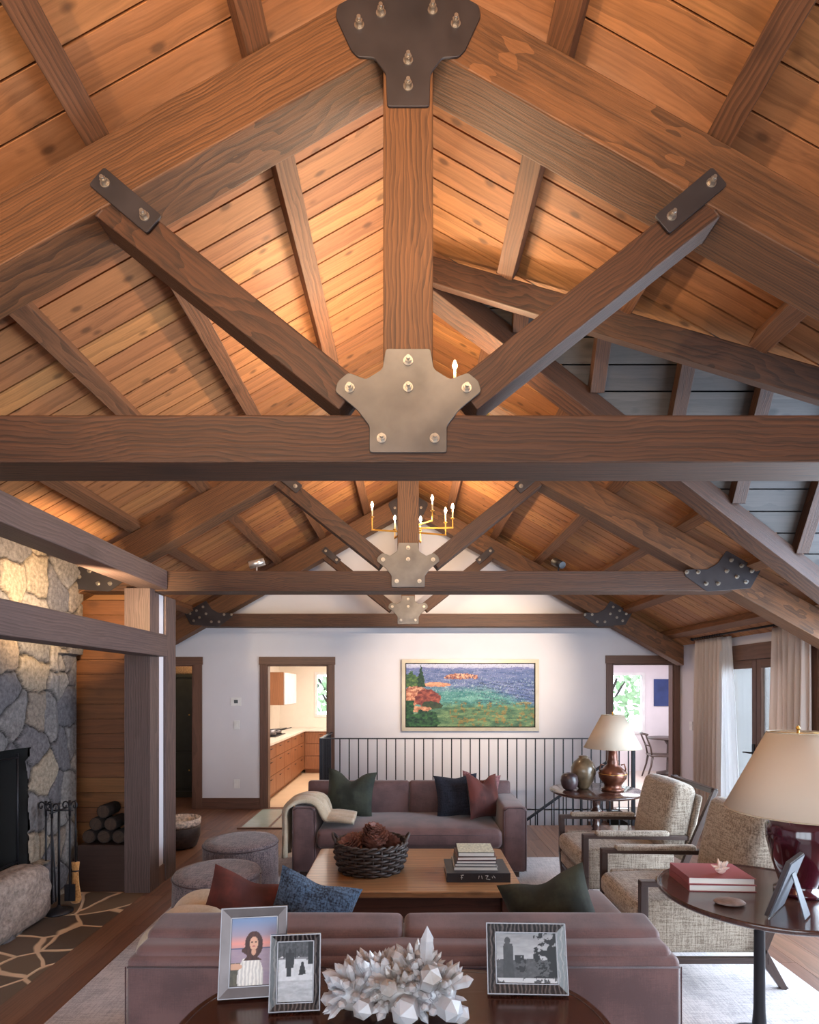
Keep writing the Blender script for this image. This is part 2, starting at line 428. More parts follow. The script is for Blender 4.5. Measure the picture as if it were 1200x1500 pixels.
# ------------------------------------------------------------------ roof geometry
RZ, SL = 4.60, 0.562               # ridge height of the boards, slope
XR, XL, YB, YF = 3.96, -3.96, 8.36, -2.5
def roofz(x): return RZ - SL * abs(x)
YN0, KN, YFV, KF = 3.71, 0.36, 3.70, 0.285   # the dormer's two valleys in plan
mb = MB(); y = YF
th = 0.022
EX = 4.05
while y < YB - 0.02:
    y1 = min(y + 0.165, YB); a, b = y, y1 - 0.010
    # left slope
    mb.hexa([(-EX, a, roofz(EX)), (0, a, RZ), (0, b, RZ), (-EX, b, roofz(EX))], [(-EX, a, roofz(EX) + th), (0, a, RZ + th), (0, b, RZ + th), (-EX, b, roofz(EX) + th)], (1, 0, SL))
    def xlim(yy):
        if yy < YN0: return min(EX, (YN0 - yy) / KN)
        if yy > YFV: return min(EX, (yy - YFV) / KF)
        return 0.0
    xa, xb = xlim(a), xlim(b)
    if max(xa, xb) > 0.01:
        xa = max(xa, 0.005); xb = max(xb, 0.005)
        mb.hexa([(0, a, RZ), (xa, a, roofz(xa)), (xb, b, roofz(xb)), (0, b, RZ)], [(0, a, RZ + th), (xa, a, roofz(xa) + th), (xb, b, roofz(xb) + th), (0, b, RZ + th)], (1, 0, -SL))
    y = y1
ceil = struct(mb.build('ceiling', M['board']))
# dormer ceiling: boards run level, the two facets meet at a ridge running to the right
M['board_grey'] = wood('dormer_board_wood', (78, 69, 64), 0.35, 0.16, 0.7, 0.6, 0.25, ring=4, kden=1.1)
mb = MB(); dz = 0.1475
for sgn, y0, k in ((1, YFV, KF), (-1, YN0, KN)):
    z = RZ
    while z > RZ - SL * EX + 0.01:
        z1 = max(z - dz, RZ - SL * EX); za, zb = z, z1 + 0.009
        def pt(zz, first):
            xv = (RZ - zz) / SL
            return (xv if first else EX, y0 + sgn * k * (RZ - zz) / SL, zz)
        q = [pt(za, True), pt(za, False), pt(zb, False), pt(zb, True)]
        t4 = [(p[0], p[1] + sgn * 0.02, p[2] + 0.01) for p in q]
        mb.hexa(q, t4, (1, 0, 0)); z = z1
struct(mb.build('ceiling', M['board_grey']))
# dark decking above all the boards closes the joints
mb = MB(); u = 0.05
mb.add([(-EX, YF, roofz(EX) + u), (0, YF, RZ + u), (0, YB, RZ + u), (-EX, YB, roofz(EX) + u)], [(0, 1, 2, 3)])
e = EX
yn = YN0 - KN * e; yf = YFV + KF * e
mb.add([(0, YF, RZ + u), (e, YF, roofz(e) + u), (e, yn, roofz(e) + u), (0, YN0, RZ + u)], [(0, 1, 2, 3)])
mb.add([(0, YFV, RZ + u), (e, yf, roofz(e) + u), (e, YB, roofz(e) + u), (0, YB, RZ + u)], [(0, 1, 2, 3)])
mb.add([(0, YN0 - .02, RZ + u), (e, yn - .03, roofz(e) + u), (e, YN0, RZ + u)], [(0, 1, 2)])
mb.add([(0, YFV + .02, RZ + u), (e, YFV, RZ + u), (e, yf + .03, roofz(e) + u)], [(0, 1, 2)])
mb.add([(0, YN0 - .02, RZ + u), (e, YN0 - .02, RZ + u), (e, YFV + .02, RZ + u), (0, YFV + .02, RZ + u)], [(0, 1, 2, 3)])
struct(mb.build('roof_deck', M['black']))
# ------------------------------------------------------------------ walls
def wallbox(name, boxes, mat='white', label=None):
    m = MB()
    for bx in boxes: m.box(*bx)
    return struct(m.build(name, M[mat]), label)
T = 0.12
HD = 2.10
wb = MB()
DO1 = (-3.86, -3.13); DO2 = (-2.06, -1.17); DO3 = (2.97, 3.87)
xs = [XL - .1, DO1[0], DO1[1], DO2[0], DO2[1], DO3[0], DO3[1], XR + .1]
for k in (0, 2, 4, 6):
    zb = -2.6 if k == 4 else 0
    wb.box(xs[k], xs[k + 1], YB, YB + T, zb, HD)
wb.prism([(XL - .1, HD), (XR + .1, HD), (XR + .1, roofz(4.06) + .03), (0, RZ + .04), (XL - .1, roofz(4.06) + .03)], YB, YB + T)
struct(wb.build('wall_back', M['white']))
FD = (5.76, 7.28); WN = (1.6, 5.52)
GZ = 2.25
wr = MB()
zt = roofz(XR) + 0.06
for a, b, z0, z1 in ((FD[1], YB, 0, zt), (FD[0], FD[1], GZ, zt), (WN[1], FD[0], 0, zt), (WN[0], WN[1], GZ, zt), (WN[0], WN[1], -0.02, 0.1), (YF, WN[0], 0, zt)):
    wr.box(XR, XR + T, a, b, z0, z1)
struct(wr.build('wall_right', M['white']))
wallbox('wall_left', [(XL - T, XL, YF, YB, 0, roofz(XL) + 0.06)])
wf = MB()
wf.box(XL, XR, YF - T, YF, 0, 0.3); wf.box(XL, -2.8, YF - T, YF, 0.3, 2.5); wf.box(2.8, XR, YF - T, YF, 0.3, 2.5)
wf.prism([(XL, 2.5), (XR, 2.5), (0, RZ + .05)], YF - T, YF)
struct(wf.build('wall_front', M['white']))
# dormer gable wall: window frame with muntins, cheeks of plaster below
gw = MB()
ap = (3.68, RZ - 0.02)
for p0, p1 in (((XR + .05, 2.33, 2.45), (XR + .05, 3.68, 4.55)), ((XR + .05, 4.78, 2.45), (XR + .05, 3.68, 4.55)), ((XR + .05, 2.3, 2.45), (XR + .05, 4.8, 2.45)), ((XR + .05, 3.68, 2.45), (XR + .05, 3.68, 4.5)), ((XR + .05, 2.75, 3.3), (XR + .05, 4.4, 3.3))):
    gw.beam(p0, p1, 0.07, 0.09, up=(1, 0, 0))
gwo = struct(gw.build('window_2', M['trim']))
gl = MB(); gl.prismx([(2.35, 2.45), (4.75, 2.45), (3.68, 4.5)], XR + .045, XR + .052); gl.build('glass_pane', M['glass'], gwo)
# big side window near the viewer (outside the frame of the photograph but the daylight comes in here)
bw = MB()
for yy in (WN[0] + .04, 2.9, 4.2, WN[1] - .04): bw.box(XR + .0, XR + .1, yy - .04, yy + .04, 0.1, GZ)
bw.box(XR, XR + .1, WN[0], WN[1], GZ - .08, GZ); bw.box(XR, XR + .1, WN[0], WN[1], 0.1, 0.18)
bwo = struct(bw.build('window_1', M['trim']))
gl = MB(); gl.box(XR + .045, XR + .052, WN[0] + .08, WN[1] - .08, 0.18, GZ - .08); gl.build('glass_pane', M['glass'], bwo)
tr = MB()   # casing of the side window: visible strip right of the drape
tr.box(XR - .02, XR, WN[1], WN[1] + .14, 0, GZ + .1); tr.box(XR - .02, XR, WN[0] - .1, WN[1], GZ, GZ + .1)
struct(tr.build('trim_1', M['trim']))
# unseen window behind the viewer, added to go with the rear fill light
rw = MB()
for xx in (-2.76, -0.95, 0.95, 2.76): rw.box(xx - .04, xx + .04, YF - .1, YF - .02, 0.3, 2.5)
struct(rw.build('fill_window', M['trim']))
# ------------------------------------------------------------------ floor: planks running away from the viewer, with the stair hole
HX0, HX1, HY0, HY1 = -1.11, 2.90, 7.36, 8.36
fl = MB(); x = -2.26; pw = 0.19; random.seed(3)
def planks(m, x0, x1, ya, yb, z=0.0):
    yy = ya - random.uniform(0, 1.5)
    while yy < yb:
        y2 = yy + random.uniform(1.6, 2.6)
        a, b = max(yy, ya), min(y2, yb)
        if b - a > 0.01: m.box(x0, x1 - 0.002, a, b - 0.002, z - 0.02, z, (0, 1, 0))
        yy = y2
while x < 5.6:
    x1 = x + pw
    segs = [(YF, 12.4)]
    if x < HX1 - 0.01 and x1 > HX0 + 0.01: segs = [(YF, HY0), (YB, 12.4)]
    if x > XR - 0.02 : segs = [(YB, 12.4)]
    for a, b in segs:
        if b > YB and x > XR: a = YB
        if b > YB and x < HX1 + .3 and x + pw > -1.2 : b = min(b, YB + .02) if a < YB else b
        planks(fl, x, x1, a, b)
    x = x1
x = -2.26
while x > -4.2:
    planks(fl, x - pw, x, 4.95, 12.0); x -= pw
floor = struct(fl.build('floor', M['floor']))
sb = MB(); sb.box(XL, -2.26, YF, HY0, -0.2, -0.021); sb.box(-2.26, XR, YF, HY0, -0.2, -0.021); sb.box(XL, HX0, HY0, YB, -.2, -.021); sb.box(HX1, XR, HY0, YB, -.2, -.021)
struct(sb.build('floor', M['black']))
# flagstone hearth floor
t = NT('flagstone'); o = t.obj(); wv = t.n('ShaderNodeVectorMath', operation='ADD')
nn = t.n('ShaderNodeTexNoise'); nn.inputs['Scale'].default_value = 2.2; t.l(o, nn.inputs['Vector'])
sc_ = t.n('ShaderNodeVectorMath', operation='SCALE'); t.l(nn.outputs['Color'], sc_.inputs[0]); sc_.inputs['Scale'].default_value = 0.10
t.l(o, wv.inputs[0]); t.l(sc_.outputs[0], wv.inputs[1])
v1 = t.n('ShaderNodeTexVoronoi', feature='DISTANCE_TO_EDGE'); v1.inputs['Scale'].default_value = 2.7; t.l(wv.outputs[0], v1.inputs['Vector'])
v2 = t.n('ShaderNodeTexVoronoi'); v2.inputs['Scale'].default_value = 2.7; t.l(wv.outputs[0], v2.inputs['Vector'])
edge = t.ramp(v1.outputs['Distance'], [(0.022, (0, 0, 0)), (0.04, (1, 1, 1))])
sep = t.n('ShaderNodeSeparateColor'); t.l(v2.outputs['Color'], sep.inputs[0])
stone = t.ramp(sep.outputs[0], [(0.0, lin(84, 70, 60)), (0.5, lin(112, 94, 78)), (1.0, lin(72, 62, 58))])
stone = t.mix(t.noise(o, 14, 5), stone, lin(112, 94, 76), 'MIX')
stone = t.mix(0.55, stone, t.ramp(sep.outputs[0], [(0.0, lin(80, 64, 54)), (0.5, lin(122, 100, 78)), (1.0, lin(70, 62, 60))]))
colr = t.mix(edge, lin(214, 184, 154), stone)
t.bump(edge, 0.6, 0.01)
t.set(0.5, base=colr); M['flag'] = t.m
fs = MB(); fs.box(XL, -2.262, YF, 4.948, -0.02, 0.0)
struct(fs.build('floor', M['flag']))
# ------------------------------------------------------------------ trim, doors, baseboards
def casing(name, x0, x1, zt, left=True, right=True, wd=0.1, jamb=True):
    m = MB()
    if left: m.box(x0 - wd, x0, YB - .022, YB, 0, zt)
    if right: m.box(x1, x1 + wd, YB - .022, YB, 0, zt)
    m.box(x0 - wd - .01, x1 + wd + .01, YB - .026, YB, zt, zt + .115)
    m.box(x0 - .001, x0 + .02, YB - .01, YB + T, 0, zt); m.box(x1 - .02, x1, YB - .01, YB + T, 0, zt)
    m.box(x0, x1, YB - .01, YB + T, zt - .02, zt)
    return struct(m.build(name, M['trim'], bevel=.003))
casing('door_1', DO1[0], DO1[1], HD, wd=.13)
casing('door_2', DO2[0], DO2[1], HD)
casing('door_3', DO3[0], DO3[1], HD + .02, wd=.085)
bb = MB(); bb.box(-3.0, DO2[0] - .1, YB - .02, YB, 0, .16)
bb.box(DO2[1] + .1, HX0, YB - .02, YB, 0, .16)
struct(bb.build('baseboard_back', M['trim'], bevel=.004))
bb = MB(); bb.box(XR - .02, XR, FD[1] + .1, YB, 0, .14)
struct(bb.build('baseboard_right', M['trim'], bevel=.004))
# french doors in the right wall
fd = MB()
fd.box(XR - .02, XR + .1, FD[0] - .1, FD[0], 0, GZ + .02); fd.box(XR - .02, XR + .1, FD[1], FD[1] + .1, 0, GZ + .02)
fd.box(XR - .03, XR + .1, FD[0] - .1, FD[1] + .1, GZ - .16, GZ + .02)
fdo = struct(fd.build('door_4', M['trim'], bevel=.004))
mid = (FD[0] + FD[1]) / 2
for a, b in ((FD[0], mid), (mid, FD[1])):
    lf = MB(); s = .085
    lf.box(XR + .0, XR + .045, a + .005, a + s, 0.01, GZ - .16); lf.box(XR, XR + .045, b - s, b - .005, 0.01, GZ - .16)
    lf.box(XR, XR + .045, a + s, b - s, GZ - .16 - .1, GZ - .16); lf.box(XR, XR + .045, a + s, b - s, 0.01, .2)
    l = lf.build('door_leaf', M['trim'], fdo, bevel=.003)
    g = MB(); g.box(XR + .02, XR + .026, a + s, b - s, .2, GZ - .26); g.build('glass_pane', M['glass'], l)
    h = MB(); yy = (b - .045) if b == mid else (a + .045); sg = -1 if b == mid else 1
    h.box(XR - .012, XR, yy - .022, yy + .022, .88, 1.12); h.cyl((XR - .012, yy, 1.02), (XR - .055, yy, 1.02), .01); h.tube([(XR - .055, yy, 1.02), (XR - .058, yy + sg * .06, 1.018), (XR - .055, yy + sg * .12, 1.012)], .009)
    h.build('door_handle', M['iron'], l)
# ------------------------------------------------------------------ roof trusses
PXW = 2.14 / 840
def px2(dx, y): return (dx * PXW, 1.76 + (1008 - y) * PXW)
def rounded(poly, r=0.012, k=4):
    out = []; n = len(poly)
    for i in range(n):
        a, b, c = Vector(poly[i - 1]), Vector(poly[i]), Vector(poly[(i + 1) % n])
        d0 = (a - b); d1 = (c - b); rr = min(r, d0.length * .45, d1.length * .45)
        p0 = b + d0.normalized() * rr; p1 = b + d1.normalized() * rr
        for j in range(k + 1):
            u = j / k; out.append(tuple((p0 * (1 - u) ** 2 + b * 2 * u * (1 - u) + p1 * u * u)))
    return out
def mirrored(half):
    """half: points (x>0) from bottom to top; returns counter-clockwise polygon"""
    pts = [px2(dx, y) for dx, y in half]
    return pts + [(-x, z) for x, z in reversed(pts)]
center_half = [(57, 661), (57, 622), (75, 598), (108, 571), (104, 556), (88, 543), (62, 553), (38, 538), (33, 508)]
apex_half = [(31, 151), (33, 102), (50, 79), (74, 78), (84, 68), (107, 18), (104, 2), (40, -34), (0.5, -55)]
PT = 0.009
boltm = MB(); boltm.cyl((0, 0, 0), (0, -.003, 0), .0185, n=18, smooth=False); boltm.cyl((0, -.003, 0), (0, -.018, 0), .0135, n=6, smooth=False); boltm.cyl((0, -.018, 0), (0, -.030, 0), .0075, n=12)
proto_bolt = boltm.build('bolt', M['bolt'])
bolt_mesh = proto_bolt.data
bpy.data.objects.remove(proto_bolt)
def bolt(x, y, z, parent):
    o = bpy.data.objects.new('bolt', bolt_mesh); COL.objects.link(o); o.parent = parent; o.location = (x, y, z); o.rotation_euler = (0, random.uniform(0, 1), 0)
tr = thing('roof_truss', 'large timber roof truss nearest the camera with a pale steel centre gusset', 'truss', (0, 2.16, 0), 0, 'roof trusses')
CH = 4.486; V = 0.27; YT = 0.20
m = MB(); m.prism([(-2.857, 2.61), (2.857, 2.61), (2.537, 2.79), (-2.537, 2.79)], 0, YT); m.build('tie_beam', M['timber'], tr, .006)
m = MB(); m.box(-.094, .094, 0.0, .185, 2.792, CH - .09); m.build('king_post', M['timber_lit'], tr, .006)
for s in (-1, 1):
    m = MB(); X0, X1 = 0.096, 3.81
    q = [(X0, CH - SL * X0), (X0, CH - SL * X0 - V), (X1, CH - SL * X1 - V), (X1, CH - SL * X1)]
    q = [(s * a, b) for a, b in q]
    if s < 0: q = q[::-1]
    m.prism(q, 0, YT, (1, 0, -SL * s)); m.build('top_chord', M['timber_lit'], tr, .006)
    m = MB(); a = px2(86, 574); b = px2(446, 287)
    m.beam((s * a[0], .075, a[1]), (s * b[0], .075, b[1]), .135, .136, up=(0, 1, 0)); m.build('brace', M['timber'], tr, .006)
m = MB(); m.prism([(-.094, CH - .09), (.094, CH - .09), (.094, CH - .053), (0, CH), (-.094, CH - .053)], 0, YT); m.build('ridge_block', M['timber'], tr)
def plate(name, poly, mat, y=-PT, bolts=()):
    m = MB(); m.prism(rounded(poly), y, y + PT); o = m.build(name, M[mat], tr, .0015, seg=1)
    for bx, bz in bolts: bolt(bx, y, bz, o)
    return o
plate('gusset_plate', mirrored(center_half), 'steel', bolts=[px2(0, 526), px2(0, 565), px2(-86, 566), px2(86, 566), px2(-39, 640), px2(39, 640)])
plate('gusset_plate', mirrored(apex_half), 'steel_dark', bolts=[px2(0, 84), px2(0, 122), px2(-72, 32), px2(70, 30), px2(-40, 14), px2(36, 10)])
for s in (-1, 1):
    cx, cz = px2(s * 417, 289); dx, dz = s * 0.765, 0.644
    L, W = .142, .044
    q = []
    for a, b in ((-L, -W), (L, -W), (L, W), (-L, W)):
        q.append((cx + a * dx - b * dz * 1.0, cz + a * dz + b * dx))
    if s < 0: q = q[::-1]
    plate('strap_plate', q, 'steel_dark', bolts=[(cx + k * .097 * dx, cz + k * .097 * dz) for k in (-1, 1)])
    q = [(2.43, 2.80), (2.425, 2.745), (2.62, 2.605), (3.0, 2.635), (3.09, 2.795), (2.79, 2.965), (2.71, 2.85), (2.62, 2.80)]
    q = [(s * a, b) for a, b in q]
    if s < 0: q = q[::-1]
    bl = [(2.44, 2.775), (2.54, 2.775), (2.61, 2.675), (2.715, 2.675), (2.79, 2.785), (2.88, 2.735), (2.83, 2.88), (2.92, 2.83), (3.01, 2.785), (2.96, 2.69)]
    plate('foot_plate', q, 'steel_dark', bolts=[(s * a, b) for a, b in bl])
dup(tr, (0, 5.03, 0), label='middle timber roof truss carrying two small spotlights on its tie beam')
t3 = dup(tr, (0, 7.92, 0), label='farthest timber roof truss, close to the white gable wall')
# ------------------------------------------------------------------ purlins, ridge beam, valley rafters
upL = Vector((-SL, 0, 1)).normalized(); upR = Vector((SL, 0, 1)).normalized()
ordn = ['first', 'second', 'third', 'fourth', 'fifth', 'sixth']
for k in range(1, 7):
    x = 0.61 * k
    for s in (-1, 1):
        up = Vector((s * SL, 0, 1)).normalized()
        c = Vector((s * x, 0, roofz(x))) - up * 0.047
        runs = [(YF, YB - .005)]
        if s > 0: runs = [(YF, YN0 - KN * x - .12), (YFV + KF * x + .07, YB - .005)]
        for j, (a, b) in enumerate(runs):
            if b - a < .1: continue
            m = MB(); m.beam((c.x, a, c.z), (c.x, b, c.z), .10, .092, up=up)
            o = m.build('ceiling_purlin', M['purlin'], bevel=.003)
            if s < 0: lb = '%s ceiling purlin to the left of the ridge, running away from the camera' % ordn[k - 1]
            else: lb = '%s ceiling purlin right of the ridge, its %s' % (ordn[k - 1], 'near length in front of the dormer valley' if j == 0 else 'far length beyond the dormer valley')
            tag(o, lb, 'beam', 'ceiling purlins')
m = MB(); m.box(-.05, .05, YF, YB - .005, CH + .002, RZ - .005, (0, 1, 0)); tag(m.build('ridge_beam', M['purlin']), 'ridge beam along the peak of the timber ceiling', 'beam')
zl = lambda x: roofz(x) - 0.14
m = MB(); m.beam((.10, 3.66 - KN * .1, zl(.1)), (3.85, 3.66 - KN * 3.85, zl(3.85)), .12, .135, up=(0, -.25, 1)); tag(m.build('valley_rafter', M['timber'], bevel=.005), 'near valley rafter of the right dormer, slanting down right above the tie beam', 'beam')
m = MB(); m.beam((.10, YFV + KF * .1, zl(.1)), (3.85, YFV + KF * 3.85, zl(3.85)), .13, .19, up=(0, .25, 1)); tag(m.build('valley_rafter', M['timber'], bevel=.005), 'far valley rafter of the right dormer, daylit grey at its lower end', 'beam')
for j, X in enumerate((0.75, 1.32, 1.92, 2.5, 3.1, 3.7)):
    zv = roofz(X) ; n = Vector((0, KF / SL, 1)).normalized()
    nrm = Vector((0, -1, -KF / SL)).normalized()
    p0 = Vector((X, YFV, RZ - .02)) + nrm * .045; p1 = Vector((X, YFV + KF * X, zv)) + nrm * .045
    m = MB(); m.beam(p0, p1, .10, .085, up=nrm); o = m.build('dormer_rafter', M['timber'], bevel=.003)
    tag(o, '%s rafter from the ridge on the grey dormer ceiling at right' % ordn[j], 'beam', 'dormer rafters')
# ------------------------------------------------------------------ left timber frame
m = MB(); m.box(-2.33, -2.11, 2.37, 5.028, 2.622, 2.788, (0, 1, 0)); tag(m.build('side_beam', M['frame_timber'], bevel=.006), 'upper grey brown beam over the fireplace bay, level with the tie beams', 'beam')
m = MB(); m.box(-2.33, -2.11, YF, 2.155, 2.622, 2.788, (0, 1, 0)); tag(m.build('side_beam', M['frame_timber'], bevel=.006), 'upper side beam left of the viewer, in front of the nearest truss', 'beam')
m = MB(); m.box(-2.30, -2.11, YF, 5.028, 2.035, 2.227, (0, 1, 0)); tag(m.build('side_beam', M['frame_timber'], bevel=.006), 'lower grey brown beam crossing in front of the stone chimney', 'beam')
m = MB(); m.box(-2.44, -2.22, 4.93, 5.028, 0, 2.62, (0, 0, 1)); m.box(-2.44, -2.22, 5.028, 5.11, 0, 2.60, (0, 0, 1)); o = m.build('timber_post', M['frame_timber']); tag(o, 'square brown timber post at the corner of the log niche', 'post')
m = MB(); m.box(-2.4, -2.212, 5.235, 5.46, 0, 2.60, (0, 0, 1)); tag(m.build('timber_post', M['frame_timber'], bevel=.004), 'narrow timber post behind the white wall strip, under the middle truss', 'post')
m = MB(); m.box(-2.40, -2.235, 5.112, 5.233, 0, 2.60); struct(m.build('wall_stub', M['white']))
m = MB(); m.box(-2.235, -2.222, 5.112, 5.233, 0, .16); struct(m.build('baseboard_stub', M['trim']))
m = MB(); z = 0.0
while z < 2.9:
    m.box(XL, -2.41, 5.24, 5.262, z, min(z + .128, 2.95), (1, 0, 0)); z += .135
m.box(XL, -2.41, 5.263, 5.30, 0, 2.95)
struct(m.build('wall_planks', M['plank']))
# side wall closing the passage behind the niche
# ------------------------------------------------------------------ stone chimney
M['stone'] = tonemat('granite_stone', 0.85, 0.5, 34, 0.3, spec=0.2)
def stone_sheet(y0, y1, z0, z1, seed, step=.012, hole=None, x=-2.9, cell=.30):
    rng = np.random.RandomState(seed)
    ny = int((y1 - y0) / step) + 1; nz = int((z1 - z0) / step) + 1
    Y = np.linspace(y0, y1, ny); Z = np.linspace(z0, z1, nz)
    gy, gz = np.meshgrid(Y, Z, indexing='ij')
    sy = int((y1 - y0 + 1) / cell); sz = int((z1 - z0 + 1) / (cell * .85))
    S = []
    for i in range(sy):
        for j in range(sz):
            S.append((y0 - .5 + (i + .5 + rng.uniform(-.42, .42)) * (y1 - y0 + 1) / sy, z0 - .5 + (j + .5 + (0.5 if i % 2 else 0) + rng.uniform(-.42, .42)) * (z1 - z0 + 1) / sz))
    S = np.array(S)
    wy = gy + .010 * np.sin(gz * 21 + 1) + .004 * np.sin(gz * 51 + gy * 9); wz = gz + .010 * np.sin(gy * 24) + .004 * np.sin(gy * 60 + 2)
    D = np.sqrt((wy[..., None] - S[:, 0]) ** 2 + (wz[..., None] - S[:, 1]) ** 2)
    idx = np.argsort(D, axis=-1)[..., :2]
    d1 = np.take_along_axis(D, idx[..., :1], -1)[..., 0]; d2 = np.take_along_axis(D, idx[..., 1:2], -1)[..., 0]
    e = np.clip((d2 - d1) / .040, 0, 1)
    hgt = rng.uniform(0, .022, len(S))[idx[..., 0]]; tilt = rng.uniform(-.05, .05, (len(S), 2))[idx[..., 0]]
    h = (hgt + tilt[..., 0] * (gy - S[idx[..., 0], 0]) + tilt[..., 1] * (gz - S[idx[..., 0], 1]))
    rough = .0018 * (np.sin(gy * 70 + gz * 31) * np.sin(gz * 83 - gy * 20))
    X = x + (h + .02 + rough) * (e ** .4) - .02
    pal = [(126, 118, 114), (110, 104, 104), (138, 126, 118), (142, 126, 110), (100, 94, 96), (130, 114, 102), (118, 110, 108)]
    cid = rng.randint(0, len(pal), len(S))[idx[..., 0]]
    return gy, gz, X, e, cid, pal
def chimney():
    root = thing('stone_fireplace', 'tall granite stone fireplace and chimney at left with dark mortar joints', 'fireplace', (0, 0, 0))
    y0, y1, z0, z1 = 2.6, 5.10, 0.0, 2.97
    gy, gz, X, e, cid, pal = stone_sheet(y0, y1, z0, z1, 11)
    ny, nz = gy.shape
    HY, HZ0, HZ1 = (3.1, 4.36), .40, 1.30
    X = X - np.where((gy > 4.72) & (gz < 2.05), np.minimum((gy - 4.72) * .5, .06), 0)
    X = X + np.where(gz < .42, np.clip(.10 - .03 * np.sin(gy * 9), 0, .2) * (gy < 4.5), 0)
    m = MB(); m.v = [Vector((X[i, j], gy[i, j], gz[i, j])) for i in range(ny) for j in range(nz)]
    m.g = [(0, 0, 0)] * len(m.v)
    cols = []
    mort = lin(40, 36, 36)
    for i in range(ny):
        for j in range(nz):
            c = lin(*pal[cid[i, j]]); k = e[i, j]; k = 1 if k > .45 else k / .45
            cols.append(tuple(mort[q] * (1 - k) + c[q] * k for q in range(3)))
    for i in range(ny - 1):
        for j in range(nz - 1):
            cy, cz = gy[i, j], gz[i, j]
            if HY[0] < cy < HY[1] + .01 * math.sin(cz * 20) and HZ0 < cz < HZ1: continue
            a = i * nz + j; m.f.append((a, a + nz, a + nz + 1, a + 1)); m.sm.append(False)
    # body behind the face: top, ends, back
    def q(*p):
        n = len(m.v); m.v.extend(Vector(k) for k in p); m.g.extend([(0, 0, 0)] * len(p)); cols.extend([lin(120, 112, 108)] * len(p)); m.f.append(tuple(range(n, n + len(p)))); m.sm.append(False)
    q((-2.95, y1, 0), (XL, y1, 0), (XL, y1, 2.4), (-2.95, y1, 2.93)); q((-2.95, y0, 0), (-2.95, y0, 2.93), (XL, y0, 2.4), (XL, y0, 0))
    o = m.build('stonework', M['stone'], root, cols=cols)
    fb = MB()
    a, b, c, d = HY[0] - .01, HY[1] + .01, HZ0 - .01, HZ1 + .01
    for pp in ([(-2.9, a, c), (-3.5, a + .15, c), (-3.5, b - .15, c), (-2.9, b, c)], [(-2.9, a, d), (-2.9, b, d), (-3.5, b - .15, d), (-3.5, a + .15, d)],
               [(-2.9, b, c), (-3.5, b - .15, c), (-3.5, b - .15, d), (-2.9, b, d)], [(-2.9, a, c), (-2.9, a, d), (-3.5, a + .15, d), (-3.5, a + .15, c)], [(-3.5, a + .15, c), (-3.5, a + .15, d), (-3.5, b - .15, d), (-3.5, b - .15, c)]):
        fb.add(pp, [(0, 1, 2, 3)])
    fb.build('firebox', M['black'], root)
    # projecting hearth boulder
    hb = MB(); hb.rbox(-3.0, -2.73, 3.3, 4.42, 0.0, .44, .09, n=26)
    cols = []
    for k, v in enumerate(hb.v):
        nn = .02 * math.sin(v.y * 9 + v.z * 5) + .012 * math.sin(v.y * 23 - v.z * 17) + .006 * math.sin(v.y * 61 + v.x * 50 + v.z * 44)
        v.x += nn; v.z += .6 * nn; 
        t = .5 + .5 * math.sin(v.y * 5)
        cols.append(lin(140 + 16 * t, 128 + 10 * t, 124 + 4 * t))
    hb.build('hearth_boulder', M['stone'], root, cols=cols)
    s = MB()
    for yy in (3.75, 4.30): s.cyl((-2.93, yy, .42), (-2.93, yy, 1.27), .008)
    s.cyl((-2.93, 3.15, 1.24), (-2.93, 4.30, 1.24), .008); s.cyl((-2.93, 3.15, .46), (-2.93, 4.30, .46), .008)
    s.build('fire_screen_frame', M['iron'], root)
chimney()
# fireplace tools
ft = thing('fireplace_tool_stand', 'black wrought iron fireplace tool stand with scrolled tops beside the hearth', 'fireplace tools', (-2.74, 4.50, 0))
m = MB(); m.lathe([(.0, 0), (.10, 0), (.10, .012), (.06, .03), (.02, .045), (0.012, .06)], n=24); m.build('base', M['iron'], ft)
m = MB(); m.cyl((0, 0, .05), (0, 0, .86), .009); m.cyl((-.11, 0, .80), (.11, 0, .80), .006); m.cyl((0, -.11, .80), (0, .11, .80), .006); m.build('stand_pole', M['iron'], ft)
def scroll(cx, cy, z, s, r=.03):
    return [(cx + s * (r * 1.2 - (r * (1 - k / 16)) * math.cos(k * .5)), cy, z + (r * (1 - k / 20)) * math.sin(k * .5) * 1.2) for k in range(14)]
for nm, (dx, dy), kind in (('poker', (-.09, -.02), 0), ('shovel', (.085, 0), 1), ('tongs', (0, -.09), 2)):
    m = MB(); m.tube([(dx, dy, .10), (dx, dy, .5), (dx, dy, .78)], .0075)
    m.tube(scroll(dx, dy, .84, 1), .006); m.tube(scroll(dx, dy, .84, -1), .006); m.tube([(dx, dy, .76), (dx, dy, .88)], .010)
    if kind == 1: m.box(dx - .04, dx + .04, dy - .006, dy + .006, .09, .22)
    if kind == 0: m.tube([(dx, dy, .12), (dx + .03, dy, .14)], .006)
    if kind == 2: m.tube([(dx + .03, dy, .12), (dx + .02, dy, .4), (dx, dy, .7)], .006)
    o = m.build(nm, M['iron']); o.location = ft.location
    tag(o, {'poker': 'black iron poker with scrolled handle on the tool stand', 'shovel': 'black iron ash shovel hanging on the tool stand', 'tongs': 'black iron fire tongs hanging at the front of the tool stand'}[nm], nm)
M['straw'] = fabric('broom_straw', (206, 150, 92), (150, 98, 52), 200, .7, .9, .9)
br = thing('hearth_broom', 'straw hearth broom with thin black handle leaning by the log niche', 'broom', (-2.68, 4.62, 0))
m = MB(); m.lathe([(.03, .03), (.045, .06), (.028, .17), (.022, .27), (.028, .33), (.03, .36)], n=16, sx=1.1, sy=.6); m.build('bristles', M['straw'], br)
m = MB(); m.cyl((0, 0, .36), (0, 0, .86), .006); m.build('handle', M['iron'], br)
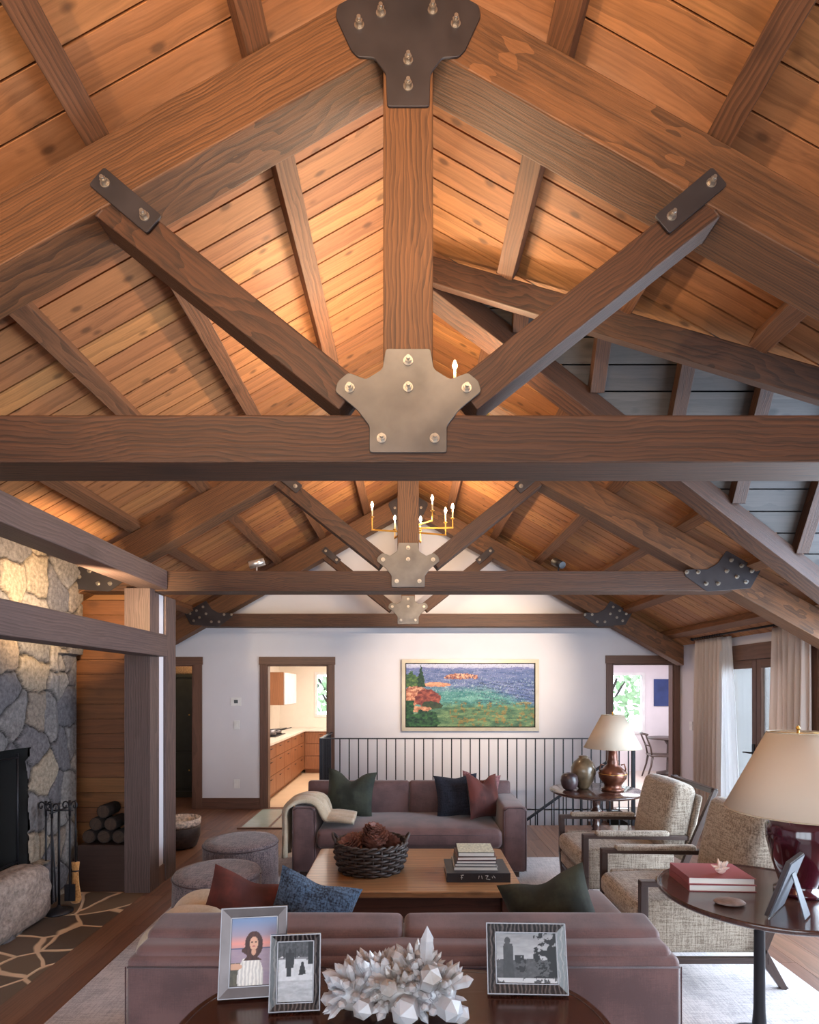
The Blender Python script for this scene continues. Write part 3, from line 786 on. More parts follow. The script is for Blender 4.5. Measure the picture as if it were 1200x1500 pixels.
m = MB(); m.lathe([(.031, .285), (.033, .29), (.031, .295)], n=16, sx=1.1, sy=.6, caps=False); m.build('binding', M['iron'], br)
# log niche
m = MB(); m.box(-2.86, -2.45, 4.96, 5.23, 0.0, .40, (1, 0, 0)); nb = m.build('log_box', M['walnut'], bevel=.004)
tag(nb, 'low dark wooden log box in the niche between chimney and post', 'log box')
M['bark'] = wood('shaded_bark', (36, 28, 26), .8, .2, .4, .9, 1.0)  # bark and cut ends darkened: the niche's shade is in the colour
M['logend'] = wood('shaded_log_end', (66, 48, 38), .5, .2, 0, .8, .4)
spots = [(-2.79, .462), (-2.66, .462), (-2.53, .462), (-2.73, .572), (-2.60, .572), (-2.665, .682)]
for k, (lx, lz) in enumerate(spots):
    rr = .058
    L = MB(); L.cyl((0, .0, 0), (0, .20, 0), rr, rr * .95, n=12); o = L.build('firewood_log', M['bark'], loc=(lx, 5.01, lz))
    e = MB(); e.cyl((0, -.003, 0), (0, -.0005, 0), rr * .88, n=12); e.build('cut_end', M['logend'], o)
    tag(o, ['left log in the bottom row of the firewood pile', 'middle log in the bottom row of the firewood pile', 'right log in the bottom row of the firewood pile, by the post', 'left log in the second row of the firewood pile', 'right log in the second row of the firewood pile', 'single log on top of the firewood pile'][k], 'log', 'firewood logs in the niche')
# ------------------------------------------------------------------ rug
m = MB(); m.rbox(-1.90, 2.365, 0.6, 5.93, 0.0, .014, .007, n=8); tag(m.build('area_rug', M['rug']), 'large pale woven wool rug under the seating group', 'rug')
# glass floor panel
m = MB(); m.box(-2.12, -1.38, 7.18, 8.30, 0.001, .012); go = m.build('floor_mat', plain('pale_green_glass', (176, 190, 184), .12, nz=.05, coat=.5)); tag(go, 'pale glassy floor panel in front of the kitchen doorway', 'floor panel')
b = MB()
for a in ((-2.14, -2.10, 7.16, 8.32), (-1.40, -1.36, 7.16, 8.32), (-2.10, -1.40, 7.16, 7.20), (-2.10, -1.40, 8.28, 8.32), (-1.76, -1.73, 7.2, 8.28)): b.box(a[0], a[1], a[2], a[3], .001, .016)
b.build('frame', M['trim'], go)
# ------------------------------------------------------------------ sofas
def make_sofa(label, loc, rz, W=2.17):
    r = thing('sofa', label, 'sofa', loc, rz, 'matching mauve sofas')
    h = W / 2
    for s in (-1, 1):
        m = MB(); a, b = sorted((s * h, s * (h - .225))); m.rbox(a, b, 0.0, .93, .05, .65, .035, puff=(.006, .006, .012), n=12); o = m.build('arm', M['leather'], r)
        w_ = MB()
        for xx in (a + .012, b - .012): w_.tube([(xx, .004, .06), (xx, .002, .30), (xx, .002, .615)], .004)
        w_.tube([(a + .012, .002, .615), (a + .05, .004, .642), (b - .05, .004, .642), (b - .012, .002, .615)], .004)
        w_.build('piping', M['welt'], o)
    m = MB(); m.rbox(-h + .2, h - .2, .02, .75, .05, .27, .02, n=10); m.build('seat_base', M['leather'], r)
    m = MB(); m.rbox(-h + .23, h - .23, -.03, .72, .275, .445, .05, puff=(0, .02, .05), n=16); o = m.build('seat_cushion', M['leather'], r)
    w_ = MB(); w_.tube([(-h + .26, -.028, .40), (-.4, -.043, .405), (.4, -.043, .405), (h - .26, -.028, .40)], .004); w_.build('piping', M['welt'], o)
    m = MB(); m.rbox(-h + .01, h - .01, .83, .945, .05, .715, .03, puff=(0, .0, .0), n=12); o = m.build('back_frame', M['leather'], r)
    w_ = MB(); w_.tube([(-h + .02, .946, .68), (h - .02, .946, .68)], .004); w_.tube([(-h + .012, .942, .08), (-h + .012, .942, .68)], .003); w_.tube([(h - .012, .942, .08), (h - .012, .942, .68)], .003)
    w_.build('piping', M['welt'], o)
    m = MB(); m.rbox(-h + .03, h - .03, .80, .925, .66, .745, .035, n=12); m.build('back_roll', M['leather'], r)
    for s in (-1, 1):
        mt = Matrix.Translation((0, .62, .45)) @ Matrix.Rotation(R(-8), 4, 'X')
        a, b = sorted((s * .001, s * (h - .035)))
        m = MB(); m.rbox(a, b, 0, .17, -.02, .345, .032, puff=(0, .035, .0), n=14, mat=mt); o = m.build('back_cushion', M['leather'], r)
    for sx in (-1, 1):
        for sy in (.06, .87):
            m = MB(); m.box(sx * (h - .1) - .03, sx * (h - .1) + .03, sy - .03, sy + .03, .0, .055); m.build('leg', M['walnut'], r)
    return r
sofa_far = make_sofa('mauve brown sofa facing the camera, cream throw over its left arm', (0.012, 5.27, .014), 0)
sofa_near = make_sofa('mauve brown sofa seen from behind in the foreground, behind the framed photographs', (-0.018, 3.135, .014), PI, 2.15)
M['pink'] = fabric('pink_patterned_cloth', (150, 104, 104), (92, 56, 60), 60, .3, .9, .8)
# ------------------------------------------------------------------ pillows
def pillow(name, label, mat, loc, rx, ry, rz, w, h, th, chop=.06, cat='cushion'):
    m = MB(); m.pillow(w, h, th, chop); o = m.build(name, mat, loc=loc)
    o.rotation_euler = (R(rx), R(ry), R(rz)); return tag(o, label, cat)
pillow('throw_pillow', 'dark green pillow with a dented top at the left end of the far sofa', M['green'], (-.60, 5.66, .49), -12, 4, -8, .50, .46, .16, .09)
pillow('throw_pillow', 'navy knitted pillow on the far sofa, left of the rust pillow', M['navy'], (.50, 5.64, .49), -12, -3, 6, .44, .42, .15, .02)
pillow('throw_pillow', 'pinkish patterned pillow peeking out behind the rust pillow on the far sofa', M['pink'], (.70, 5.76, .49), -12, 8, 4, .40, .42, .12, .06)
pillow('throw_pillow', 'rust velvet pillow at the right end of the far sofa', M['rust'], (.76, 5.58, .49), -14, 6, 42, .46, .44, .16, .08)
pillow('throw_pillow', 'rust velvet pillow at the left end of the near sofa, its top corner poking up', M['rust'], (-.83, 2.68, .50), 16, -20, 196, .42, .38, .18, .02)
pillow('throw_pillow', 'blue and black woven pillow in the near sofa beside the rust one', M['blue'], (-.52, 2.72, .50), 16, -20, 190, .42, .36, .17, .02)
pillow('throw_pillow', 'dark green pillow at the right end of the near sofa', M['green'], (.74, 2.70, .50), 14, 20, 165, .44, .38, .19, .03)
# throw blankets
def sheet(name, mat, pts, width_dir, wd, th, label, n=14, wave=.012, seed=0, parent=None):
    """a blanket following a path, folded in soft ridges"""
    rnd = random.Random(seed); ph = [rnd.uniform(0, 6) for _ in range(4)]
    P_ = [Vector(p) for p in pts]
    # resample
    out = []
    for i in range(len(P_) - 1):
        for k in range(5): 
            t = k / 5
            p0 = P_[max(i - 1, 0)]; p1 = P_[i]; p2 = P_[i + 1]; p3 = P_[min(i + 2, len(P_) - 1)]
            out.append(.5 * ((2 * p1) + (p2 - p0) * t + (2 * p0 - 5 * p1 + 4 * p2 - p3) * t * t + (3 * p1 - p0 - 3 * p2 + p3) * t ** 3))
    out.append(P_[-1]); wdv = Vector(width_dir).normalized(); vs = []; N = len(out)
    for i, p in enumerate(out):
        d = (out[min(i + 1, N - 1)] - out[max(i - 1, 0)]).normalized(); nrm = d.cross(wdv).normalized()
        if nrm.z < 0 and abs(nrm.z) > .3: nrm = -nrm
        for j in range(n + 1):
            u = j / n; wl = wd * (1 + .08 * math.sin(i * .5 + ph[0]))
            vs.append(p + wdv * ((u - .5) * wl) + nrm * (wave * (math.sin(u * 15 + ph[1] + i * .08) + .5 * math.sin(u * 29 + ph[2] - i * .15)) + wave) )
    m = MB(); m.add(vs, [(i * (n + 1) + j, i * (n + 1) + j + 1, (i + 1) * (n + 1) + j + 1, (i + 1) * (n + 1) + j) for i in range(N - 1) for j in range(n)], (1, 0, 0), True)
    o = m.build(name, mat); s = o.modifiers.new('s', 'SOLIDIFY'); s.thickness = th; s.offset = 0
    return tag(o, label, 'throw')
sheet('throw_blanket', M['cream'], [(-1.13, 5.45, .20), (-1.125, 5.45, .45), (-1.12, 5.45, .62), (-1.04, 5.46, .695), (-.92, 5.47, .70), (-.84, 5.48, .66), (-.77, 5.44, .54), (-.66, 5.42, .53), (-.50, 5.40, .515)], (0, 1, 0), .36, .03, 'cream throw draped over the left arm of the far sofa', wave=.018, seed=3)
sheet('throw_blanket', M['cream'], [(-1.13, 2.66, .40), (-1.125, 2.66, .60), (-1.07, 2.66, .685), (-.96, 2.66, .70), (-.87, 2.66, .68), (-.82, 2.66, .57)], (0, 1, 0), .46, .03, 'cream knitted throw draped over the left arm of the near sofa', wave=.018, seed=8)
# ------------------------------------------------------------------ coffee table
ct = thing('coffee_table', 'rustic pine coffee table with thick top and boxy apron on the rug', 'coffee table', (.02, 4.19, .014))
m = MB()
q = [(-.735, -.50), (.735, -.50), (.735, .50), (-.735, .50)]
m.prismz(rounded(q, .05, 4), .393, .436); m.build('tabletop', M['pine'], ct, .008)
for sx in (-1, 1):
    for sy in (-1, 1):
        m = MB(); m.box(sx * .64 - .048, sx * .64 + .048, sy * .40 - .048, sy * .40 + .048, 0, .393, (0, 0, 1)); m.build('leg', M['pine_dark'], ct, .005)
for sy in (-1, 1):
    m = MB(); m.box(-.592, .592, sy * .40 - .015, sy * .40 + .015, .20, .392, (1, 0, 0)); m.build('apron', M['pine_dark'], ct, .003)
for sx in (-1, 1):
    m = MB(); m.box(sx * .64 - .015, sx * .64 + .015, -.352, .352, .20, .392, (0, 1, 0)); m.build('apron', M['pine_dark'], ct, .003)
TZ = .450
# wicker basket
bk = thing('wicker_basket', 'round dark woven basket with two loop handles on the coffee table', 'basket', (-.27, 4.16, TZ))
M['wicker'] = plain('dark_wicker', (58, 46, 42), .55, nz=.4, nscale=30)
m = MB(); nst = 26; rows = 9
def brad(z): return .215 + .04 * math.sin(min(1, z / .2) * 2.2)
for k in range(nst):
    t = 2 * PI * k / nst; m.tube([(brad(z) * math.cos(t) , brad(z) * math.sin(t), z) for z in (0.0, .05, .1, .15, .19)], .006, 6)
m.build('stakes', M['wicker'], bk)
m = MB()
for j in range(rows):
    z = .012 + j * .0215; pts = []
    for k in range(nst * 4 + 1):
        t = 2 * PI * k / (nst * 4); rr = brad(z) + .011 * math.cos(t * nst / 2 + j * PI)
        pts.append((rr * math.cos(t), rr * math.sin(t), z + .003 * math.sin(t * 3 + j)))
    m.tube(pts, .0105, 6)
m.lathe([(0.001, .004), (.205, .004), (.205, .010), (.001, .010)], n=24)
m.build('weave', M['wicker'], bk)
for ph in (0, PI):
    m = MB()
    for q in (0, 1):
        m.tube([( (brad(.2) + .03 * math.sin(a)) * math.cos(ph + .22 * math.cos(a)) , (brad(.2) + .03 * math.sin(a)) * math.sin(ph + .22 * math.cos(a)), .185 + .065 * math.sin(a) + .008 * q) for a in [PI * i / 12 for i in range(13)]], .009, 6)
    m.build('handle', M['wicker'], bk)
m = MB(); pts = []
for q in (0, 1):
    m.tube([((brad(.2) + .010 * math.cos(12 * t + q * PI)) * math.cos(t), (brad(.2) + .010 * math.cos(12 * t + q * PI)) * math.sin(t), .200 + .010 * math.sin(12 * t + q * PI)) for t in [2 * PI * i / 120 for i in range(121)]], .009, 6)
m.build('rim', M['wicker'], bk)
M['cone'] = plain('pinecone_brown', (112, 68, 56), .6, nz=.45, nscale=30)
def cone_mesh(r, h, seed):
    rnd = random.Random(seed); m = MB(); m.ball((0, 0, h * .5), r * .55, 1, 1, h / r * .85, 8); n = 60
    for k in range(n):
        t = k / n; a = k * 2.39996; z = h * (.03 + .94 * t); rr = r * math.sin(PI * (.16 + .74 * t)) ** .8
        d = Vector((math.cos(a), math.sin(a), .35 + .9 * t)).normalized(); s = Vector((-math.sin(a), math.cos(a), 0)); u = d.cross(s)
        b = Vector((math.cos(a) * rr * .35, math.sin(a) * rr * .35, z)); tip = b + d * rr * .78; w_ = .34 * r
        m.add([b - s * w_ * .4, tip - s * w_, tip + d * .15 * r + u * .0, tip + s * w_, b + s * w_ * .4, tip - u * .10 * r + d * .02], [(0, 1, 5, 4), (1, 2, 5), (2, 3, 5), (3, 4, 5), (4, 3, 2, 1, 0)], (1, 0, 0))
    return m
cspots = [(-.12, -.06, .13, .075, 20, -20), (.02, -.08, .14, .07, -15, 25), (.13, -.02, .13, .065, 30, 30), (-.05, .08, .13, .07, -25, 0), (.08, .10, .12, .07, 10, -30), (0, 0, .20, .075, -10, 10), (-.13, .05, .14, .065, 25, 10), (.05, .02, .22, .065, 35, -35), (-.06, -.02, .205, .06, 60, 20)]
cl = ['pinecone resting low at the left front of the basket', 'pinecone at the front centre of the basket', 'small pinecone at the right front of the basket', 'pinecone at the back of the basket, left of centre', 'pinecone at the back right of the basket', 'big upright pinecone on top of the heap in the basket', 'pinecone by the left handle at the rear of the basket', 'pinecone high on the right of the heap in the basket', 'pinecone lying tilted high on the left of the heap']
for k, (cx, cy, cz, r_, ax, ay) in enumerate(cspots):
    o = cone_mesh(r_ , r_ * 1.75, k).build('pinecone', M['cone'], loc=(-.27 + cx, 4.16 + cy, TZ + cz - .02)); o.rotation_euler = (R(ax), R(ay), k); tag(o, cl[k], 'pinecone', 'pinecones in the basket')
for k, (cx, cy) in enumerate(((-.07, -.03), (.08, .04))):
    o = cone_mesh(.07, .12, k + 20).build('pinecone', M['cone'], loc=(-.27 + cx, 4.16 + cy, TZ + .012)); tag(o, ['pinecone deep in the basket at left, under the others', 'pinecone deep in the basket at right, under the others'][k], 'pinecone', 'pinecones in the basket')
# books
def book(label, loc, rz, w_, d_, h_, cover, page=(226, 222, 214), cat='book', gap=.003, spine='left', marks=None):
    r = thing('book', label, cat, loc, R(rz))
    cm = M.get('bk%s' % (cover,)) or M.setdefault('bk%s' % (cover,), plain('book_cover', cover, .4, nz=.1))
    pm = M.get('pg') or M.setdefault('pg', plain('book_pages', (226, 222, 216), .85, nz=.04, nscale=2))
    m = MB(); m.box(-w_ / 2, w_ / 2, -d_ / 2, d_ / 2, 0, gap); m.box(-w_ / 2, w_ / 2, -d_ / 2, d_ / 2, h_ - gap, h_); 
    if spine == 'left': m.box(-w_ / 2, -w_ / 2 + gap, -d_ / 2, d_ / 2, gap, h_ - gap)
    else: m.box(-w_ / 2, w_ / 2, -d_ / 2, -d_ / 2 + gap, gap, h_ - gap)
    m.build('cover', cm, r)
    m = MB()
    if spine == 'left': m.box(-w_ / 2 + gap, w_ / 2 - .005, -d_ / 2 + .005, d_ / 2 - .005, gap, h_ - gap)
    else: m.box(-w_ / 2 + .005, w_ / 2 - .005, -d_ / 2 + gap, d_ / 2 - .005, gap, h_ - gap)
    m.build('pages', pm, r)
    return r
z = TZ
bx, by = .475, 4.03
r = book('large black book with pale lettering at the bottom of the coffee table stack', (bx, by, z), 0, .43, .33, .062, (40, 38, 42), spine='front')
def text(body, parent, loc, rot, size, mat, name='lettering', ext=.0006, align='CENTER'):
    cu = bpy.data.curves.new(name, 'FONT'); cu.body = body; cu.size = size; cu.extrude = ext; cu.align_x = align; cu.align_y = 'CENTER'
    to = bpy.data.objects.new(name, cu); dg = bpy.context.evaluated_depsgraph_get(); COL.objects.link(to); bpy.context.view_layer.update()
    me = bpy.data.meshes.new_from_object(to.evaluated_get(bpy.context.evaluated_depsgraph_get())); bpy.data.objects.remove(to)
    me.materials.clear(); me.materials.append(mat); o = bpy.data.objects.new(name, me); COL.objects.link(o); o.parent = parent; o.location = loc; o.rotation_euler = rot; return o
M['ink'] = plain('pale_ink', (180, 178, 172), .5)
m = MB()
for (a, b, c, d) in ((-.115, .020, -.115, .048), (-.122, .048, -.100, .050), (-.122, .033, -.106, .033), (.00, .024, .004, .046), (.02, .046, .024, .024), (.045, .046, .065, .046), (.065, .046, .050, .026), (.05, .024, .078, .020), (.09, .04, .095, .03), (.10, .046, .112, .03)):
    m.tube([(a, -.1665, b), (c, -.1665, d)], .0022, 5)
m.build('lettering', M['ink'], r)
z += .0625
stack = [((150, 146, 140), .30, .26, .024, -.01), ((60, 56, 66), .285, .25, .020, -.008), ((64, 60, 68), .275, .25, .020, -.006), ((96, 60, 56), .27, .24, .024, -.004), ((70, 66, 60), .25, .23, .030, -.004)]
sl = ['pale grey book lying on the big black book', 'thin dark covered book, second above the big black book', 'thin dark book, third above the big black book', 'brown book just under the speckled top book', 'pale speckled book on top of the coffee table stack']
M['speckle'] = plain('speckled_cover', (176, 172, 150), .35, nz=.5, nscale=60)
for k, (c, w_, d_, h_, dx) in enumerate(stack):
    r = book(sl[k], (bx + dx, by + .02, z), random.uniform(-2, 2), w_, d_, h_, c)
    if k == 4:
        m = MB(); m.box(-w_ / 2 + .002, w_ / 2 - .002, -d_ / 2 + .002, d_ / 2 - .002, h_, h_ + .0012); m.build('dust_jacket', M['speckle'], r)
    z += h_ + .0006
# ------------------------------------------------------------------ poufs
def pouf(label, loc, r_):
    o = thing('pouf', label, 'pouf', loc, 0, 'speckled round poufs')
    m = MB(); m.lathe([(0.01, 0), (r_ - .02, 0), (r_, .02), (r_ + .004, .2), (r_, .375), (r_ - .006, .395)], n=48); m.build('body', M['pouf'], o)
    m = MB(); m.lathe([(r_ - .006, .396), (r_ + .002, .405), (r_ - .01, .425), (r_ * .7, .438), (r_ * .3, .442), (.001, .443)], n=48, caps=False); m.build('top_cushion', M['pouf'], o)
    m = MB(); m.tube([((r_ + .003) * math.cos(t), (r_ + .003) * math.sin(t), .398) for t in [2 * PI * i / 64 for i in range(65)]], .005, 6); m.build('piping', M['welt'], o)
pouf('round grey speckled pouf nearer the camera, behind the near sofa pillows', (-1.38, 4.15, .014), .305)
pouf('round grey speckled pouf farther back, left of the far sofa arm', (-1.455, 4.99, .014), .315)
# ------------------------------------------------------------------ armchairs
def make_chair(label, loc, rz=0):
    r = thing('armchair', label, 'armchair', loc, rz, 'tweed lounge armchairs')
    H = .335
    for s in (-1, 1):
        m = MB(); y = s * H
        m.beam((.022, y, .60), (.022, y, .30), .045, .045, up=(1, 0, 0)); m.beam((.022, y, .30), (.035, y, 0), .045, .045, up=(1, 0, 0), w1=.028, h1=.028); m.build('front_leg', M['walnut'], r, .004)
        m = MB(); m.beam((0, y, .613), (.80, y, .60), .05, .032); m.build('arm_rail', M['walnut'], r, .005)
        m = MB(); m.rbox(.10, .66, y - .032, y + .032, .612, .652, .018, n=10); m.build('arm_pad', M['tweed'], r)
        m = MB(); m.beam((.70, y, .22), (.84, y + s * .0, 0.0), .032, .07, up=(1, 0, 0), h1=.035); m.beam((.70, y, .20), (1.02, y, .97), .032, .055, up=(1, 0, 0), h1=.035); m.build('rear_leg', M['walnut'], r, .004)
        m = MB(); m.beam((.03, y, .165), (.74, y, .165), .03, .035); m.build('side_rail', M['walnut'], r, .003)
        m = MB(); m.rbox(.05, .72, y - s * .05 - .024, y - s * .05 + .024, .19, .50, .02, n=8); m.build('side_panel', M['tweed'], r)
    m = MB(); m.beam((1.015, -H, .955), (1.015, H, .955), .05, .04, up=(0, 0, 1)); m.build('top_rail', M['walnut'], r, .006)
    m = MB(); m.beam((.03, -H, .20), (.03, 0, .185), .03, .03); m.beam((.03, 0, .185), (.03, H, .20), .03, .03); m.build('front_rail', M['walnut'], r, .003)
    m = MB(); m.rbox(.0, .70, -H + .03, H - .03, .215, .34, .03, n=10); m.build('seat_base', M['tweed'], r)
    m = MB(); m.rbox(-.015, .70, -H + .035, H - .035, .335, .485, .05, puff=(.02, 0, .03), n=14); m.build('seat_cushion', M['tweed'], r)
    mt = Matrix.Translation((.66, 0, .47)) @ Matrix.Rotation(R(12), 4, 'Y')
    m = MB(); m.rbox(.15, .20, -H + .05, H - .05, -.05, .49, .02, n=8, mat=mt); m.build('back_panel', M['tweed'], r)
    m = MB(); m.rbox(-.04, .145, -H + .045, H - .045, .01, .55, .06, puff=(.04, 0, .01), n=14, mat=mt); m.build('back_cushion', M['tweed'], r)
    return r
chA = make_chair('tweed lounge armchair with dark wood frame, farther one beside the far sofa', (1.335, 4.73, .014), R(0))
dup(chA, (1.345, 3.67, .014), 0, 'tweed lounge armchair with dark wood frame, nearer one behind the round side table')
# ------------------------------------------------------------------ round side tables
def lathe_thing(root, name, prof, mat, n=48, z=0): 
    m = MB(); m.lathe(prof, (0, 0, z), n=n); return m.build(name, mat, root)
s1 = thing('side_table', 'round dark tray topped side table with iron pedestal in the right foreground', 'side table', (1.75, 2.856, .014))
lathe_thing(s1, 'tabletop', [(.001, .702), (.453, .702), (.467, .712), (.469, .730), (.463, .733), (.457, .728), (.44, .724), (.001, .724)], M['mahogany'], 72)
lathe_thing(s1, 'pedestal', [(.125, .0), (.12, .012), (.05, .03), (.034, .05), (.030, .10), (.027, .14), (.026, .18), (.024, .60), (.028, .61), (.040, .62), (.042, .63), (.028, .64), (.026, .68), (.05, .702)], M['iron'], 24)
S1Z = .014 + .7245
s2 = thing('side_table', 'round dark pedestal table by the stair railing holding a lamp and vases', 'side table', (1.945, 5.93, .001))
lathe_thing(s2, 'tabletop', [(.001, .672), (.44, .675), (.468, .690), (.470, .703), (.462, .707), (.001, .707)], M['mahogany'], 64)
lathe_thing(s2, 'pedestal', [(.20, 0), (.20, .02), (.08, .06), (.05, .10), (.07, .16), (.085, .21), (.06, .27), (.035, .31), (.05, .33), (.035, .36), (.032, .46), (.055, .48), (.058, .50), (.035, .52), (.04, .60), (.08, .64), (.10, .672)], M['mahogany'], 32)
S2Z = .708
# lamps
def lamp(name, label, loc, base_prof, base_mat, sh, extra=None, cat='table lamp'):
    r = thing(name, label, cat, loc)
    lathe_thing(r, 'lamp_base', base_prof, base_mat, 40)
    rb, rt, zb, zt = sh
    m = MB(); m.lathe([(rb, zb), (rb * .5 + rt * .5, (zb + zt) / 2), (rt, zt)], n=64, caps=False); o = m.build('lamp_shade', M['shade'], r)
    so = o.modifiers.new('s', 'SOLIDIFY'); so.thickness = .002
    for rr, zz in ((rb, zb), (rt, zt)): m = MB(); m.tube([(rr * math.cos(t), rr * math.sin(t), zz) for t in [2 * PI * i / 64 for i in range(65)]], .0035, 6); m.build('shade_trim', M['cream'], o)
    m = MB(); zt0 = base_prof[-1][1]; m.cyl((0, 0, zt0 - .002), (0, 0, zt + .01), .006); m.lathe([(.002, zt + .01), (.009, zt + .016), (.010, zt + .024), (.003, zt + .034)], n=14)
    for a in (0, 2 * PI / 3, 4 * PI / 3): m.tube([(0, 0, zt - .004), (rt * math.cos(a), rt * math.sin(a), zt - .004)], .002, 5)
    m.build('finial_rod', M['brass'] if name != 'x' else M['iron'], r)
    return r
M['oxblood'] = plain('oxblood_glaze', (64, 14, 28), .12, coat=.8, nz=.35, nscale=5)
lamp('table_lamp', 'oxblood glazed ginger jar lamp with wide beige shade at the right edge', (1.945, 2.86, S1Z + .001),
     [(.06, 0), (.105, 0), (.105, .02), (.075, .028), (.085, .06), (.115, .16), (.140, .27), (.142, .33), (.12, .375), (.07, .40), (.035, .41), (.02, .43)], M['oxblood'], (.325, .135, .41, .80))
M['bronze'] = plain('mottled_bronze', (108, 62, 44), .28, .45, nz=.5, nscale=9, coat=.3)
lb = lamp('table_lamp', 'bronze urn lamp with pale cone shade on the round table by the railing', (2.105, 5.90, S2Z),
     [(.11, 0), (.115, .02), (.09, .03), (.085, .06), (.10, .08), (.135, .13), (.14, .17), (.13, .20), (.09, .235), (.055, .27), (.062, .29), (.05, .32), (.045, .40), (.055, .42), (.02, .44)], M['bronze'], (.285, .11, .44, .775))
m = MB()
for s in (-1, 1): m.tube([(s * .085, 0, .26), (s * .12, 0, .27), (s * .135, 0, .22), (s * .125, 0, .19)], .008)
m.build('handles', M['bronze'], lb)
m = MB(); m.lathe([(.132, .17), (.145, .175), (.132, .18)], n=40, caps=False); m.build('band', M['brass'], lb)
M['vase'] = plain('mottled_pottery', (104, 86, 66), .3, nz=.6, nscale=9, coat=.4)
v = tag(MB().lathe([(.05, 0), (.06, .01), (.10, .08), (.128, .16), (.125, .22), (.095, .28), (.06, .31), (.045, .325), (.05, .34), (.035, .345)], n=40).build('pottery_jar', M['vase'], loc=(1.84, 6.02, S2Z)), 'tall mottled brown pottery jar, middle object on the table by the railing', 'jar')
M['sphere'] = plain('dark_streaked_wood', (72, 56, 58), .35, nz=.7, nscale=7, coat=.2)
v = tag(MB().lathe([(.03, 0), (.06, .012), (.083, .055), (.09, .10), (.083, .14), (.06, .168), (.032, .178), (.03, .165)], n=36).build('round_vase', M['sphere'], loc=(1.665, 5.92, S2Z)), 'small dark round vase, leftmost object on the table by the railing', 'vase')
# books, shell, stone, frame on the near side table
M['redbk'] = 1
b1 = book('pale sided red book, lower of the two on the round side table', (1.585, 3.0, S1Z), -3, .33, .25, .034, (146, 76, 78))
b2 = book('red topped book with a white shell on it, on the side table', (1.585, 3.0, S1Z + .0345), -4, .325, .245, .034, (156, 84, 88))
M['shell'] = NT('white_shell').set(.4, base=lin(236, 214, 204)); 
m = MB(); n = 40
rnd = random.Random(5); m.ball((0, 0, .022), .024, 1.1, .9, .9, 8)
for k in range(11):
    a = rnd.uniform(0, 2 * PI); e = rnd.uniform(.15, 1.3); d = Vector((math.cos(a) * math.cos(e), math.sin(a) * math.cos(e), math.sin(e)))
    m.cyl(Vector((0, 0, .022)) + d * .012, Vector((0, 0, .022)) + d * rnd.uniform(.040, .058), .014, .002, 7)
o = m.build('seashell', M['shell'], loc=(1.605, 2.945, S1Z + .069)); tag(o, 'small spiky white and pink shell lying on the red books', 'shell')
m = MB(); m.lathe([(.01, .0), (.058, .003), (.066, .008), (.058, .015), (.02, .019), (.001, .0195)], n=32, sx=1.1, sy=.8); tag(m.build('polished_stone', plain('grey_brown_stone', (142, 122, 116), .4, nz=.3, nscale=30), loc=(1.525, 2.72, S1Z)), 'flat oval grey stone lying on the round side table', 'stone')
# ------------------------------------------------------------------ console table in the foreground
cs = thing('console_table', 'dark polished oval table in the foreground holding framed photographs and crystals', 'table', (-.04, 1.62, .014))
m = MB()
def sup(a, b, n=72, e=3.2): return [(math.copysign(abs(math.cos(t)) ** (2 / e), math.cos(t)) * a, math.copysign(abs(math.sin(t)) ** (2 / e), math.sin(t)) * b) for t in [2 * PI * i / n for i in range(n)]]
m.prismz(sup(.68, .515), .682, .706); m.build('tabletop', M['mahogany'], cs, .007)
m = MB(); pp = sup(.655, .49)
m.tube([(x, y, .7062) for x, y in pp + pp[:1]], .0016, 6); m.build('inlay_line', M['walnut'], cs)
m = MB(); m.prismz(sup(.60, .43), .60, .6815); m.build('apron', M['mahogany'], cs)
for sx in (-1, 1):
    for sy in (-1, 1):
        m = MB(); m.beam((sx * .50, sy * .30, .60), (sx * .53, sy * .33, 0), .05, .05, up=(0, 1, 0), w1=.03, h1=.03); m.build('leg', M['mahogany'], cs, .004)
CZ = .014 + .7085
# ------------------------------------------------------------------ pictures (printed surfaces are coloured per point)
def picture(name, w_, h_, nx, ny, fn, parent, y=0.0):
    """flat print in XZ facing -Y, bottom centre at origin"""
    m = MB(); cols = []
    for j in range(ny + 1):
        for i in range(nx + 1):
            u, v = i / nx, j / ny
            m.v.append(Vector(((u - .5) * w_, y, v * h_))); m.g.append((0, 0, 0)); c = fn(u, v); cols.append(lin(*[max(0, min(255, k)) for k in c]))
    for j in range(ny):
        for i in range(nx):
            a = j * (nx + 1) + i; m.f.append((a, a + 1, a + nx + 2, a + nx + 1)); m.sm.append(False)
    return m.build(name, M['picture'], parent, cols=cols)
def hsh(a, b): 
    k = math.sin(a * 127.1 + b * 311.7) * 43758.5453; return k - math.floor(k)
def vn(x, y):
    xi, yi = math.floor(x), math.floor(y); fx, fy = x - xi, y - yi; fx = fx * fx * (3 - 2 * fx); fy = fy * fy * (3 - 2 * fy)
    return (hsh(xi, yi) * (1 - fx) + hsh(xi + 1, yi) * fx) * (1 - fy) + (hsh(xi, yi + 1) * (1 - fx) + hsh(xi + 1, yi + 1) * fx) * fy
def fbm(x, y): return .5 * vn(x, y) + .3 * vn(x * 2.1 + 5, y * 2.1) + .2 * vn(x * 4.3, y * 4.3 + 9)
def mixc(a, b, t): t = max(0, min(1, t)); return tuple(a[k] * (1 - t) + b[k] * t for k in range(3))
def ell(u, v, cx, cy, rx, ry): return ((u - cx) / rx) ** 2 + ((v - cy) / ry) ** 2
